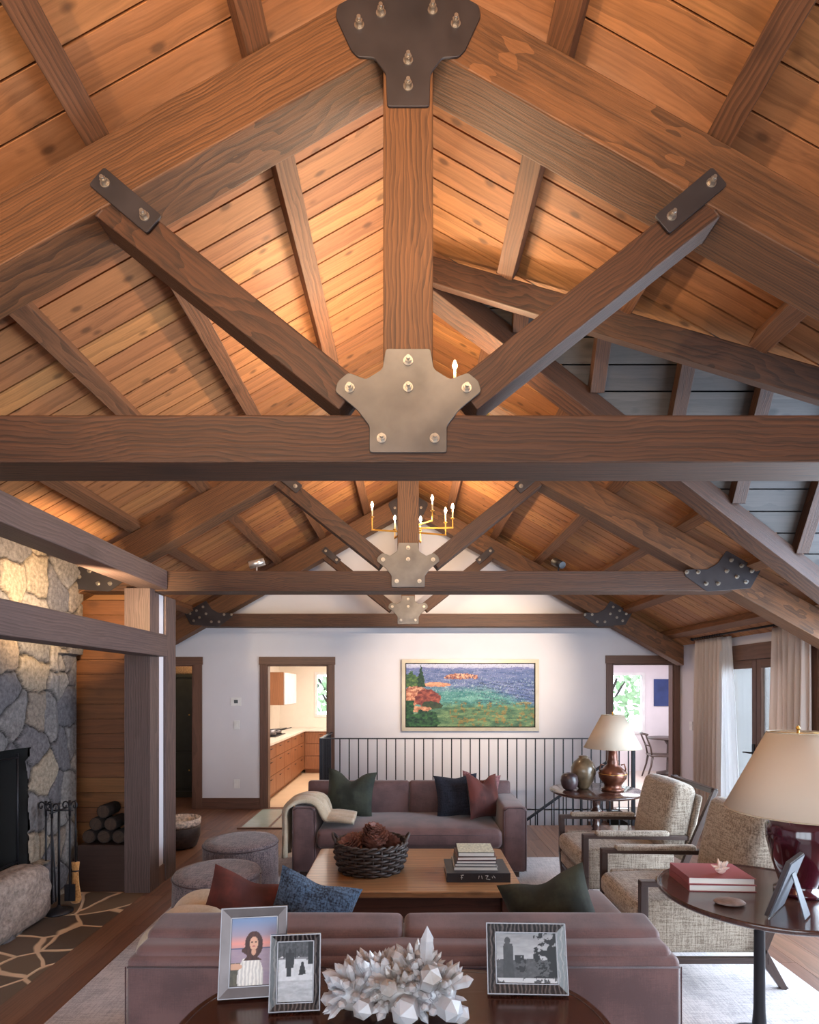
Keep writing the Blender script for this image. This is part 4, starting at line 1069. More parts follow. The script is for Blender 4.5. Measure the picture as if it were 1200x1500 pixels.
def seascape(u, v):
    n = fbm(u * 44, v * 24); n2 = fbm(u * 16 + 3, v * 34); d = hsh(round(u * 220), round(v * 120)); fl = vn(u * 150, v * 60)
    top = .90
    if v > top:
        c = mixc((150, 160, 196), (196, 194, 214), (v - top) / .1 + .4 * n)
        if v < top + .05 * fbm(u * 14, 3): c = (112, 116, 164)
    else:
        c = mixc((62, 84, 132), (122, 130, 172), n2 * 1.5 - .25 + .5 * max(0, v - .6))
        edge = .66 - .26 * max(0, u - .62) / .38
        c = mixc(c, mixc((44, 108, 112), (118, 170, 158), n2 * 1.5 - .25), (edge - v) / .12 + .7 * (n - .5))
        gk = (.42 - v) / .12 + 1.4 * (n - .5) - 5 * max(0, u - .93) - 3.5 * max(0, .34 - u)
        c = mixc(c, mixc((50, 84, 66), (124, 150, 104), n2 * 1.6 - .3), gk)
        if v < .40 and n > .60 and u > .34: c = mixc(c, mixc((126, 82, 40), (186, 150, 84), n2), .65)
        if .55 < u and abs(math.sin((v + .30 * (u - .55)) * 60 + 4 * n)) < .35 and .34 < v < .72: c = mixc(c, (28, 46, 74), .55)
        if v > .45 and abs(v - .60) < .18 and fl > .8: c = mixc(c, (176, 196, 198), .5)
    c = mixc(c, (230, 230, 225), .35 if d > .95 and v > .35 else 0); c = mixc(c, (20, 34, 46), .3 * (d < .10))
    wob = 1.1 * (fbm(u * 26, v * 18) - .5)
    rk = mixc((128, 70, 62), (226, 176, 142), fbm(u * 60, v * 40) * 2.2 - .6)
    if ell(u, v, .43, .785, .145, .045) < 1 + wob * 1.6 and v < .86: c = rk if fl > .3 else (84, 58, 84)
    if ell(u, v, .24, .665, .10, .035) < 1 + wob: c = mixc(rk, (226, 160, 120), .45)
    if .62 < v < .80 - .9 * abs(u - .04) + .1 * n and u < .15: c = mixc((34, 66, 48), (104, 128, 66), fbm(u * 50, v * 40) * 1.8 - .4)
    if ell(u, v, .07, .56, .10, .08) < 1 + wob: c = rk
    if ell(u, v, .03, .45, .09, .13) < 1 + wob: c = mixc(rk, (206, 130, 96), .3)
    if ell(u, v, .175, .44, .105, .15) < 1 + wob: c = mixc((92, 40, 42), (176, 92, 74), fbm(u * 40 + 9, v * 30) * 1.9 - .5)
    if ell(u, v, .20, .34, .08, .06) < 1 + wob: c = mixc((30, 40, 40), (70, 84, 50), n)
    if ell(u, v, .09, .28, .12, .05) < 1 + wob: c = mixc(rk, (206, 150, 112), .4)
    if ell(u, v, .15, .12, .105, .16) < 1 + wob * 1.3 or (u < .055 + .02 * n and v < .42): c = mixc((16, 40, 36), (58, 104, 60), fbm(u * 50, v * 40) * 1.8 - .4)
    tw = .036 * max(0, (.99 - v)) / .36
    if .63 < v < .98 and abs(u - .12 - .004 * math.sin(v * 90)) < tw * (.6 + .7 * n): c = mixc((14, 36, 36), (44, 80, 50), fl)
    return c
pg = thing('seascape_painting', 'large framed seascape painting of rocky turquoise shore on the white back wall', 'painting', (.903, YB, 1.137))
W_, H_, fw = 1.99, 1.04, .052
m = MB()
for q in ([(-W_ / 2, 0), (W_ / 2, 0), (W_ / 2 - fw, fw), (-W_ / 2 + fw, fw)], [(-W_ / 2, H_), (-W_ / 2 + fw, H_ - fw), (W_ / 2 - fw, H_ - fw), (W_ / 2, H_)], [(-W_ / 2, 0), (-W_ / 2 + fw, fw), (-W_ / 2 + fw, H_ - fw), (-W_ / 2, H_)], [(W_ / 2, 0), (W_ / 2, H_), (W_ / 2 - fw, H_ - fw), (W_ / 2 - fw, fw)]):
    m.prism(q, -.05, -.001)
m.build('frame', plain('champagne_frame', (176, 160, 138), .38, .5, nz=.08), pg)
m = MB(); 
a, b = W_ / 2 - fw - .001, fw + .001
for x0, x1, z0, z1 in ((-a, a, b, b + .012), (-a, a, H_ - b - .012, H_ - b), (-a, -a + .012, b, H_ - b), (a - .012, a, b, H_ - b)): m.box(x0, x1, -.036, -.03, z0, z1)
m.build('black_liner', M['black'], pg)
o = picture('canvas', W_ - 2 * fw, H_ - 2 * fw, 300, 150, seascape, pg, -.028); o.location = (0, 0, fw)
# framed photographs
def photo_frame(label, loc, rz, tilt, w_, h_, fw, fmat, fn, res=(60, 80), mat_w=.0, back=True):
    r = thing('photo_frame', label, 'photo frame', loc, R(rz)); r.rotation_euler = (R(-tilt), 0, R(rz))
    dpt = .014
    m = MB()
    for q in ([(-w_ / 2, 0), (w_ / 2, 0), (w_ / 2 - fw, fw), (-w_ / 2 + fw, fw)], [(-w_ / 2, h_), (-w_ / 2 + fw, h_ - fw), (w_ / 2 - fw, h_ - fw), (w_ / 2, h_)], [(-w_ / 2, 0), (-w_ / 2 + fw, fw), (-w_ / 2 + fw, h_ - fw), (-w_ / 2, h_)], [(w_ / 2, 0), (w_ / 2, h_), (w_ / 2 - fw, h_ - fw), (w_ / 2 - fw, fw)]):
        # bevelled bars: outer edge forward, inner edge recessed
        vs = [(x, -dpt if (abs(x) > w_ / 2 - 1e-6 or z < 1e-6 or z > h_ - 1e-6) else -dpt * .35, z) for x, z in q] + [(x, 0, z) for x, z in q]
        m.add(vs, [(0, 1, 2, 3), (7, 6, 5, 4), (0, 4, 5, 1), (1, 5, 6, 2), (2, 6, 7, 3), (3, 7, 4, 0)], (1, 0, 0))
    m.build('frame', fmat, r)
    m = MB(); t_ = .003
    for x0, x1, z0, z1 in ((-w_ / 2, w_ / 2, -t_ * 0, t_), (-w_ / 2, w_ / 2, h_ - t_, h_), (-w_ / 2, -w_ / 2 + t_, t_, h_ - t_), (w_ / 2 - t_, w_ / 2, t_, h_ - t_)): m.box(x0, x1, -dpt - .002, -dpt + .001, z0, z1)
    i = fw - .004
    for x0, x1, z0, z1 in ((-w_ / 2 + i, w_ / 2 - i, i, i + t_), (-w_ / 2 + i, w_ / 2 - i, h_ - i - t_, h_ - i), (-w_ / 2 + i, -w_ / 2 + i + t_, i, h_ - i), (w_ / 2 - i - t_, w_ / 2 - i, i, h_ - i)): m.box(x0, x1, -dpt * .35 - .004, -dpt * .35, z0, z1)
    m.build('silver_edge', M['silver'], r)
    if fn:
        o = picture('photograph', w_ - 2 * fw, h_ - 2 * fw, res[0], res[1], fn, r, -.0035); o.location = (0, 0, fw)
    m = MB(); m.box(-w_ / 2 + .004, w_ / 2 - .004, .0005, .006, .004, h_ - .004); m.build('backing_board', M['felt'], r)
    # easel strut reaching the table
    L = h_ * .72; a = R(24 + 0)
    m = MB(); top = Vector((0, .007, h_ * .74)); tl = R(tilt)
    # in the frame's tilted axes: find foot so that world z = 0
    k = R(34); d = Vector((0, math.sin(k), -math.cos(k)))
    wz = lambda p: p.z * math.cos(tl) - p.y * math.sin(tl)
    t = wz(top) / (-(wz(d))); foot = top + d * (t * .985)
    m.beam(top, foot, w_ * .22, .004, up=(0, 1, 0), w1=w_ * .38); m.build('easel_strut', M['felt'], r)
    return r
M['silver'] = plain('polished_silver', (112, 108, 110), .4, 1.0, nz=.05)
M['felt'] = plain('grey_felt_backing', (84, 86, 96), .7, nz=.1)
M['silverwide'] = plain('brushed_silver_bevel', (98, 90, 90), .38, .8, nz=.15, nscale=12)
M['horn'] = NT('dark_horn_inlay'); 
_t = M['horn']; _w = _t.n('ShaderNodeTexWave'); _w.inputs['Scale'].default_value = 22; _w.inputs['Distortion'].default_value = 6; _t.l(_t.obj(), _w.inputs['Vector'])
M['horn'] = _t.set(.18, base=_t.ramp(_w.outputs['Fac'], [(0.2, lin(30, 26, 28)), (0.6, lin(52, 46, 46)), (0.95, lin(92, 84, 82))]), coat=.4)
def girl(u, v):
    c = mixc((196, 150, 150), (120, 140, 176), (v - .55) / .4)
    c = mixc(c, (226, 150, 140), 1 - abs(v - .62) / .12)
    if v < .56: c = mixc((150, 130, 150), (170, 150, 158), fbm(u * 5, v * 30))
    if .535 < v < .56: c = (92, 92, 120)
    if v < .34 and u < .3: c = mixc((64, 62, 56), (110, 104, 84), fbm(u * 20, v * 20))
    if ell(u, v, .44, .14, .27 + .1 * (0.3 - v), .34) < 1 and v < .40: c = mixc((196, 190, 186), (236, 230, 222), .5 + .5 * math.sin(u * 80 + 6 * fbm(u * 9, v * 9)))
    if ell(u, v, .10 + .0, .28, .16, .05) < 1: c = (206, 160, 134)
    if ell(u, v, .50, .60, .20, .20) < 1 or (abs(u - .42 - .25 * (.6 - v)) < .16 + .05 * math.sin(v * 40) and .36 < v < .62) : c = mixc((48, 26, 26), (92, 52, 42), fbm(u * 30, v * 8))
    if ell(u, v, .50, .615, .095, .10) < 1:
        c = (214, 164, 138)
        if ell(u, v, .46, .635, .02, .010) < 1 or ell(u, v, .545, .635, .02, .010) < 1: c = (70, 44, 38)
        if ell(u, v, .50, .572, .035, .010) < 1: c = (180, 96, 92)
    if ell(u, v, .50, .49, .05, .05) < 1: c = (206, 156, 130)
    return c
def bwbeach(u, v):
    n = fbm(u * 12, v * 20); g = 176 + 40 * n if v < .72 else 190 + 30 * n
    if v > .80 - .12 * fbm(u * 8, 1): g = 40 + 60 * fbm(u * 22, v * 22)
    if .70 < v < .74: g = 120
    if v < .35: g = 150 + 50 * fbm(u * 6, v * 26)
    if ell(u, v, .33, .84, .045, .045) < 1 or (abs(u - .33) < .13 - .10 * abs(v - .72) and .56 < v < .82) or (abs(u - .31) < .07 and .42 < v < .58): g = 34 + 20 * n
    if (abs(u - .16) < .02 and .72 < v < .88) or (abs(u - .49) < .02 and .72 < v < .9): g = 50
    if ell(u, v, .70, .62, .05, .045) < 1 or (abs(u - .70) < .06 + .3 * max(0, .60 - v) and .44 < v < .60): g = 30 + 20 * n
    if ell(u, v, .78, .40, .12, .05) < 1: g = 200
    if u > .86 and v > .62: g = 30
    return (g, g, g + 4)
def bwtrees(u, v):
    g = 120 + 60 * (1 - v) + 40 * fbm(u * 5, v * 14)
    if v < .42 + .1 * fbm(u * 9, 4): g = 60 + 40 * fbm(u * 20, v * 20)
    if u > .62 and fbm(u * 12, v * 12) + (u - .6) * .9 - .35 * abs(v - .6) > .58: g = 34
    if ell(u, v, .19, .84, .05, .075) < 1 or (abs(u - .20) < .07 + .03 * (1 - v) and .08 < v < .78): g = 56 + 20 * fbm(u * 20, v * 9)
    if v < .10 and fbm(u * 12, v * 5) > .4: g = 200
    if .30 < u < .5 and .2 < v < .55 and fbm(u * 14, v * 14) > .45: g = 40
    return (g, g, g + 3)
photo_frame('tall silver framed colour photograph of a long haired woman in a white dress', (-.523, 1.925, CZ + .0015), 7, 14, .222, .285, .036, M['silverwide'], girl, (70, 100))
photo_frame('small striped silver framed black and white beach photograph in front of the taller frame', (-.365, 1.845, CZ + .0015), 5, 12, .163, .232, .026, M['horn'], bwbeach, (60, 90))
photo_frame('wide dark bordered frame with a black and white tree photograph, right of the crystals', (.405, 1.945, CZ + .0015), -2, 14, .272, .226, .034, M['horn'], bwtrees, (90, 70))
photo_frame('photo frame seen from behind, grey backed, on the round side table', (1.69, 2.635, S1Z + .0015), 223, 18, .235, .27, .022, M['silverwide'], bwtrees, (30, 40))
# ------------------------------------------------------------------ quartz cluster
t = NT('quartz'); t.set(.12, base=lin(226, 222, 228)); t.b.inputs['Transmission Weight'].default_value = .45; t.b.inputs['IOR'].default_value = 1.45
t.b.inputs['Subsurface Weight'].default_value = .0
n_ = t.noise(t.obj(), 9, 4); t.l(t.ramp(n_, [(0.35, lin(206, 194, 186)), (0.6, lin(240, 240, 246))]), t.b.inputs['Base Color']); M['quartz'] = t.m
def crystal(m, p, d, L, r_):
    d = d.normalized(); a = d.cross(Vector((.3, .2, .9))).normalized(); b = d.cross(a); vs = []
    for q, rr in ((0, r_ * .9), (L * .72, r_)):
        for i in range(6):
            k = PI / 3 * i; vs.append(p + d * q + a * (rr * math.cos(k) * (1 + .12 * (i % 2))) + b * (rr * math.sin(k)))
    vs.append(p + d * L + a * r_ * .15)
    m.add(vs, [(i, (i + 1) % 6, 6 + (i + 1) % 6, 6 + i) for i in range(6)] + [(6 + i, 6 + (i + 1) % 6, 12) for i in range(6)] + [(5, 4, 3, 2, 1, 0)], d)
qz = thing('quartz_cluster', 'large white and clear quartz crystal cluster on the foreground table', 'crystal', (-.03, 1.83, CZ))
rnd = random.Random(21); m = MB()
lobes = [(-.14, 0, .07, .075, .06, .055), (.0, .0, .075, .09, .07, .065), (.11, .0, .07, .075, .06, .06), (-.06, .01, .10, .09, .05, .05), (.06, .02, .11, .07, .045, .05)]
mm = MB()
for (x, y, z, a, b, c) in lobes: mm.ball((x, y, z), 1, a, b, c, 8)
mm.build('matrix', M['quartz'], qz)
for (x, y, z, a, b, c) in lobes:
    for k in range(95):
        d = Vector((rnd.gauss(0, 1), rnd.gauss(0, 1), rnd.gauss(.25, 1))).normalized()
        if d.z < -.55: continue
        p = Vector((x + d.x * a * .8, y + d.y * b * .8, z + d.z * c * .8))
        L = rnd.uniform(.035, .075); 
        dd = (d + Vector((rnd.uniform(-.35, .35), rnd.uniform(-.3, .3), rnd.uniform(-.2, .35)))).normalized()
        if p.z + dd.z * L < .004: continue
        crystal(m, p, dd, L, rnd.uniform(.006, .0145))
for (x, y, z, dx, dy, dz, L, r_) in ((.085, -.01, .14, .05, -.1, 1, .15, .021), (.03, -.06, .06, -.2, -.9, .1, .085, .04), (.13, -.05, .06, .5, -.7, .05, .09, .036), (.17, .0, .09, .9, -.2, .35, .075, .02), (.09, -.05, .12, .1, -.5, .6, .09, .032), (-.18, 0, .11, -.8, -.2, .35, .07, .018), (-.1, -.05, .06, -.2, -.9, .1, .07, .03), (.16, -.03, .03, .8, -.6, -.05, .075, .028), (-.2, 0, .05, -.9, -.3, .0, .05, .02), (-.03, -.05, .10, 0, -.7, .5, .07, .026), (.0, .0, .15, -.2, 0, 1, .05, .02)):
    crystal(m, Vector((x, y, z)), Vector((dx, dy, dz)), L, r_)
m.build('crystal_points', M['quartz'], qz)
# ------------------------------------------------------------------ stair railing
rl = thing('stair_railing', 'long black metal stair railing with thin vertical balusters behind the far sofa', 'railing', (0, 0, 0))
RY = 7.36; RX0, RX1 = -1.115, 2.89; RTZ = 1.12
m = MB(); m.box(RX0 - .02, RX1 + .02, RY - .022, RY + .022, RTZ - .014, RTZ); m.box(RX0 - .022, RX0 + .022, RY + .022, YB - .002, RTZ - .014, RTZ); m.build('top_rail', M['iron'], rl)
m = MB(); m.box(RX0 - .022, RX0 + .022, RY - .022, RY + .022, 0, RTZ - .014); m.build('newel_post', M['iron'], rl)
m = MB(); m.box(RX1 - .02, RX1 + .02, RY - .02, RY + .02, 0, RTZ - .014); m.build('newel_post', M['iron'], rl)
bm_ = MB(); bm_.box(-.007, .007, -.007, .007, 0.001, RTZ - .0145); bal = None
xs_ = []; x = RX0 + .1195
while x < RX1 - .05: xs_.append((x, RY)); x += .1195
y = RY + .11
while y < YB - .05: xs_.append((RX0, y)); y += .11
for p in xs_:
    if bal is None: bal = bm_.build('baluster', M['iron'], rl); o = bal
    else: o = bal.copy(); COL.objects.link(o)
    o.location = (p[0], p[1], 0)
hr = thing('stair_handrail', 'sloping black handrail with balusters rising along the stairs beyond the railing', 'handrail', (0, 0, 0))
SY = 7.98; s_ = .72
def hz(x): return -.04 + (x - 1.695) * s_
m = MB(); m.beam((.9, SY, hz(.9)), (2.86, SY, hz(2.86)), .035, .03); m.build('rail', M['iron'], hr)
bal = None
k = 0; x = 1.0
while x < 2.85:
    h_ = .80; b_ = MB(); b_.box(-.007, .007, -.007, .007, -h_, -.016)
    if bal is None: bal = b_.build('baluster', M['iron'], hr); o = bal
    else: o = bal.copy(); COL.objects.link(o)
    o.location = (x, SY, hz(x)); x += .10
st = MB(); n = 0
while n < 12:
    x1 = HX1 - .02 - n * .25; z1 = -.18 * (n + 1)
    if x1 - .25 < HX0 + .02: break
    st.box(x1 - .25, x1, HY0 + .03, YB - .002, z1 - .18, z1, (0, 1, 0)); n += 1
struct(st.build('stairs', M['floor']))
sw = MB(); sw.box(HX0 - .02, HX1 + .1, HY0 - .12, HY0 - .001, -2.6, -.022); sw.box(HX0 - .12, HX0 - .001, HY0, YB, -2.6, -.022); sw.box(HX1 + .001, HX1 + .1, HY0, YB, -2.6, -.022); sw.box(HX0, HX1, HY0, YB, -2.7, -2.6)
struct(sw.build('wall_stairwell', M['white']))
# ------------------------------------------------------------------ wall devices
def device(name, label, cat, x, z, w_, h_, kind):
    r = thing(name, label, cat, (x, YB, z))
    m = MB(); m.box(-w_ / 2, w_ / 2, -.012, -.0005, -h_ / 2, h_ / 2); m.build('cover_plate', M['plastic'], r, .002)
    m = MB()
    if kind == 't': m.box(-.028, .028, -.014, -.012, -.022, .028); m.build('display', plain('grey_display', (90, 96, 100), .3), r)
    elif kind == 's': m.box(-.017, .017, -.016, -.012, -.033, .033); m.build('rocker', M['plastic'], r, .001)
    else:
        for zz in (.02, -.02): m.box(-.016, .016, -.014, -.012, zz - .014, zz + .014)
        m.build('socket', M['plastic'], r, .001)
device('thermostat', 'white square thermostat on the wall left of the kitchen doorway', 'thermostat', (346 - 598) / 100.5, 1.76 - 20 / 100.5, .15, .12, 't')
device('light_switch', 'white light switch on the wall below the thermostat', 'light switch', (347 - 598) / 100.5, 1.76 - 54 / 100.5, .085, .13, 's')
device('power_outlet', 'white power outlet low on the wall left of the kitchen doorway', 'power outlet', (347 - 598) / 100.5, 1.76 - 140 / 100.5, .085, .13, 'o')
# switch on right wall
r = thing('light_switch', 'pale switch plate on the right wall between dining doorway and drape', 'light switch', (XR, 8.02, 1.23))
m = MB(); m.box(-.010, -.0005, -.04, .04, -.06, .06); m.build('cover_plate', M['plastic'], r, .002)
m = MB(); m.box(-.014, -.010, -.014, .014, -.03, .03); m.build('rocker', M['plastic'], r, .001)
# ------------------------------------------------------------------ drapes
rd = thing('curtain_rod', 'black curtain rod with rings above the french doors', 'curtain rod', (3.86, 0, 2.425))
m = MB(); m.cyl((0, 5.48, 0), (0, 7.76, 0), .013); m.build('rod', M['iron'], rd)
for yy in (5.46, 7.78): m = MB(); m.ball((0, yy, 0), .028, n=8); m.build('finial', M['iron'], rd)
for yy in (5.50, 7.73): m = MB(); m.box(.0, .098, yy - .008, yy + .008, -.008, .008); m.box(.085, .098, yy - .02, yy + .02, -.04, .04); m.build('bracket', M['iron'], rd)
for yy in [5.54 + .055 * i for i in range(10)] + [7.07 + .06 * i for i in range(11)]:
    m = MB(); m.tube([(.021 * math.cos(t), yy, .021 * math.sin(t) - .004) for t in [2 * PI * i / 14 for i in range(15)]], .003, 5); m.build('curtain_ring', M['iron'], rd)
def drape(name, label, mat, y0, y1, ztop, zbot, x, folds, amp, y0b=None, y1b=None, seed=1, group=None):
    rnd = random.Random(seed); n = folds * 8; nz = 24; vs = []
    y0b = y0 if y0b is None else y0b; y1b = y1 if y1b is None else y1b
    ph = [rnd.uniform(-.6, .6) for _ in range(folds + 2)]
    for j in range(nz + 1):
        v = j / nz; z = ztop + (zbot - ztop) * v
        for i in range(n + 1):
            u = i / n; yy = (y0 + (y1 - y0) * u) * (1 - v) + (y0b + (y1b - y0b) * u) * v
            a = amp * (.55 + .6 * v) * math.sin(u * folds * 2 * PI + ph[int(u * folds)] * v)
            vs.append((x + a + .006 * math.sin(9 * u + 5 * v), yy + .01 * math.sin(u * 13 + v * 3), z))
    m = MB(); m.add(vs, [(j * (n + 1) + i, j * (n + 1) + i + 1, (j + 1) * (n + 1) + i + 1, (j + 1) * (n + 1) + i) for j in range(nz) for i in range(n)], (0, 0, 1), True)
    o = m.build(name, mat); s = o.modifiers.new('s', 'SOLIDIFY'); s.thickness = .004
    return tag(o, label, 'curtain', group)
drape('drape', 'gathered beige linen drape at the far side of the french doors', M['linen'], 7.06, 7.70, 2.395, .03, 3.86, 7, .040, seed=2)
drape('drape', 'gathered beige linen drape at the near side of the french doors', M['linen'], 5.52, 6.07, 2.395, .03, 3.86, 6, .052, seed=5)
drape('sheer_curtain', 'white sheer curtain hanging inside the far drape by the french doors', M['sheer'], 6.88, 7.14, 2.385, .03, 3.87, 5, .026, y0b=6.66, y1b=7.14, seed=7)
# ------------------------------------------------------------------ chandeliers and spotlights
def chandelier(label, loc, arms, hub_z=-.26):
    r = thing('chandelier', label, 'chandelier', loc, 0, 'brass candle chandeliers')
    top = RZ - .13 - loc[2]
    m = MB(); m.cyl((0, 0, hub_z - .05), (0, 0, top), .008); m.cyl((0, 0, top - .03), (0, 0, top), .05); m.build('stem', M['brass'], r)
    m = MB(); m.lathe([(.012, hub_z - .06), (.03, hub_z - .03), (.03, hub_z + .03), (.012, hub_z + .06)], n=20); m.build('hub', M['brass'], r)
    for k, (x, y) in enumerate(arms):
        d = Vector((x, y, 0)).normalized(); zz = hub_z + (-.02, .02)[k % 2] + .0
        m = MB(); m.beam(d * .02 + Vector((0, 0, zz)), Vector((x, y, zz)) + d * .008, .012, .018); m.beam((x, y, zz), (x, y, -.14), .012, .012, up=(1, 0, 0)); m.lathe([(.006, -.145), (.022, -.138), (.022, -.132), (.012, -.13)], (x, y, 0), n=16)
        a = m.build('arm', M['brass'], r)
        m = MB(); m.cyl((x, y, -.131), (x, y, -.025), .0085); m.build('candle_sleeve', M['candle'], a)
        m = MB(); m.lathe([(.005, -.026), (.013, -.012), (.015, 0), (.010, .016), (.002, .034)], (x, y, 0), n=14); m.build('bulb', M['bulb'], a)
    return r
chandelier('brass candle chandelier with lit bulbs seen beyond the middle truss', (0, 6.46, 3.80), [(-.40, -.08), (-.16, .42), (.15, .46), (.26, -.30), (.43, .13), (.50, -.02)])
chandelier('brass candle chandelier hidden behind the nearest gusset plate, one lit bulb peeking out', (0, 3.42, 3.83), [(.06, -.38), (-.50, .32), (.52, .32), (-.02, .46), (.30, .26), (-.19, .45)])
chandelier('brass candle chandelier over the viewer, nearest of the three', (0, .55, 3.80), [(.45, -.2), (-.45, .2), (.1, .48), (-.1, -.48), (.42, .3), (-.42, -.3)])
def spotlight(label, loc, mat, aim):
    r = thing('spotlight', label, 'spotlight', loc)
    m = MB(); m.box(-.06, .06, -.02, .02, 0, .010); m.build('mounting_plate', mat, r)
    m = MB(); m.cyl((0, 0, .01), (0, 0, .06), .007); m.build('stem', mat, r)
    d = Vector(aim).normalized(); c = Vector((0, 0, .085)); m = MB(); m.cyl(c - d * .07, c + d * .07, .032, .036, 20); m.build('lamp_head', mat, r)
spotlight('small silver cylinder spotlight on the middle tie beam at left', (-1.355, 5.13, 2.791), plain('satin_metal', (200, 192, 186), .3, .7), (-.8, -.2, -.25))
spotlight('small black spotlight on the middle tie beam at right', (1.345, 5.13, 2.791), M['iron'], (-.2, .6, .3))
# ------------------------------------------------------------------ kitchen beyond doorway
def roombox(nm, x0, x1, y1, zc, wallmat, floormat=None, wins=()):
    m = MB()
    m.box(x0 - .1, x0, YB + T, y1, -.05, zc); m.box(x1, x1 + .1, YB + T, y1, -.05, zc)
    cuts = sorted(wins); X = x0 - .1
    for (a, b, z0, z1) in cuts:
        m.box(X, a, y1, y1 + .1, -.05, zc); m.box(a, b, y1, y1 + .1, -.05, z0); m.box(a, b, y1, y1 + .1, z1, zc); X = b
    m.box(X, x1 + .1, y1, y1 + .1, -.05, zc)
    struct(m.build('wall_' + nm, wallmat))
    c = MB(); c.box(x0 - .1, x1 + .1, YB + T, y1 + .1, zc, zc + .05); struct(c.build('ceiling_' + nm, wallmat))
    if floormat: f = MB(); f.box(x0, x1, YB + T, y1, -.01, .003); struct(f.build('floor_' + nm, floormat))
warmwall = plain('warm_white_wall', (236, 226, 214), .8, nz=.02)
roombox('kitchen', -2.78, -.75, 12.4, 2.5, warmwall, plain('pale_kitchen_floor', (214, 184, 152), .35, nz=.06, nscale=3), wins=[(-2.02, -1.50, 1.14, 2.10)])
m = MB()
for a in ((-2.02, -1.97, 1.14, 2.10), (-1.55, -1.50, 1.14, 2.10), (-1.97, -1.55, 1.14, 1.19), (-1.97, -1.55, 2.05, 2.10)): m.box(a[0], a[1], 12.38, 12.46, a[2], a[3])
wo = struct(m.build('window_4', M['plastic'])); g = MB(); g.box(-1.97, -1.55, 12.42, 12.426, 1.19, 2.05); g.build('glass_pane', M['glass'], wo)
kc = thing('kitchen_cabinet', 'long run of honey wood base cabinets along the kitchen left side', 'cabinet', (0, 0, 0))
m = MB(); m.box(-2.775, -2.15, 8.6, 11.80, .08, .87, (0, 0, 1)); m.box(-2.775, -2.20, 8.6, 11.80, 0.004, .08); m.build('carcass', M['cab'], kc)
yy = 8.62
for k in range(5):
    wdt = .62
    for j, (z0, z1) in enumerate(((.10, .38), (.39, .65), (.66, .86))):
        m = MB(); m.box(-2.148, -2.13, yy + .004, yy + wdt - .004, z0, z1, (0, 0, 1)); d = m.build('drawer', M['cab'], kc, .002)
        m = MB(); m.cyl((-2.122, yy + .24, z1 - .05), (-2.122, yy + .38, z1 - .05), .005); m.build('handle', M['iron'], d)
    yy += wdt + .005
kb = thing('kitchen_cabinet', 'honey wood base cabinets along the kitchen far wall', 'cabinet', (0, 0, 0))
m = MB(); m.box(-2.145, -.76, 11.815, 12.395, .08, .87, (0, 0, 1)); m.box(-2.13, -.76, 11.87, 12.395, .004, .08); m.build('carcass', M['cab'], kb)
x = -2.125
for k in range(3):
    for j, (z0, z1) in enumerate(((.10, .36), (.37, .61), (.62, .86))):
        m = MB(); m.box(x + .004, x + .436, 11.795, 11.813, z0, z1, (0, 0, 1)); d = m.build('drawer', M['cab'], kb, .002)
        m = MB(); m.cyl((x + .38, 11.785, z1 - .05), (x + .30, 11.785, z1 - .05), .005); m.build('handle', M['iron'], d)
    x += .445
m = MB(); m.box(-2.775, -2.11, 8.58, 12.395, .872, .905); m.box(-2.11, -.76, 11.77, 12.395, .872, .905); tag(m.build('countertop', plain('pale_counter', (226, 214, 200), .25, nz=.05)), 'pale stone countertop turning the corner of the kitchen', 'countertop')
up = thing('wall_cabinet', 'wooden upper cabinet with a pale door above the stove', 'cabinet', (0, 0, 0))
m = MB(); m.box(-2.775, -2.26, 10.4, 11.5, 1.45, 2.05, (0, 0, 1)); m.build('carcass', M['cab'], up)
m = MB(); m.box(-2.258, -2.24, 10.41, 11.49, 1.46, 2.04); m.build('door', plain('pale_lacquer', (196, 186, 182), .4), up)
m = MB(); m.box(-2.72, -2.30, 9.95, 10.75, .906, .918); tag(m.build('cooktop', M['iron']), 'black cooktop set on the kitchen counter', 'cooktop')
def pot(label, loc, r_, h_):
    o = thing('cooking_pot', label, 'pot', loc); m = MB(); m.lathe([(r_ * .9, 0), (r_, .01), (r_, h_), (r_ * .97, h_), (r_ * .97, .012), (.001, .01)], n=28); m.build('body', M['silver'], o)
    m = MB(); m.tube([(r_, 0, h_ - .02), (r_ + .08, .06, h_), (r_ + .16, .12, h_ + .02)], .008); m.build('handle', M['iron'], o)
pot('steel saucepan nearer on the kitchen cooktop', (-2.44, 10.15, .919), .10, .11)
pot('steel saucepan farther on the kitchen cooktop', (-2.42, 10.55, .919), .09, .09)
# pantry passage at far left
roombox('pantry', -3.96, -2.9, 9.75, 2.5, plain('dim_plaster', (190, 180, 182), .9, nz=.02))
ar = thing('armoire', 'tall dark green armoire seen through the far left doorway', 'armoire', (0, 0, 0))
gm = plain('dark_green_paint', (52, 56, 46), .5, nz=.15)
m = MB(); m.box(-3.90, -3.02, 9.25, 9.72, .08, 1.93, (0, 0, 1)); m.box(-3.92, -3.0, 9.23, 9.73, 1.93, 1.98); m.box(-3.92, -3.0, 9.22, 9.73, 0.002, .10); m.build('carcass', gm, ar, .004)
for x0, x1 in ((-3.88, -3.47), (-3.45, -3.04)):
    for z0, z1 in ((.16, .72), (.76, 1.90)):
        m = MB(); m.box(x0, x1, 9.228, 9.249, z0, z1); d = m.build('door', gm, ar, .003); m = MB(); m.ball((x1 - .05 if x0 < -3.6 else x0 + .05, 9.215, (z0 + z1) / 2), .012, n=6); m.build('knob', M['brass'], d)
M['basketry'] = plain('tan_basketry', (164, 136, 104), .8, nz=.4, nscale=50)
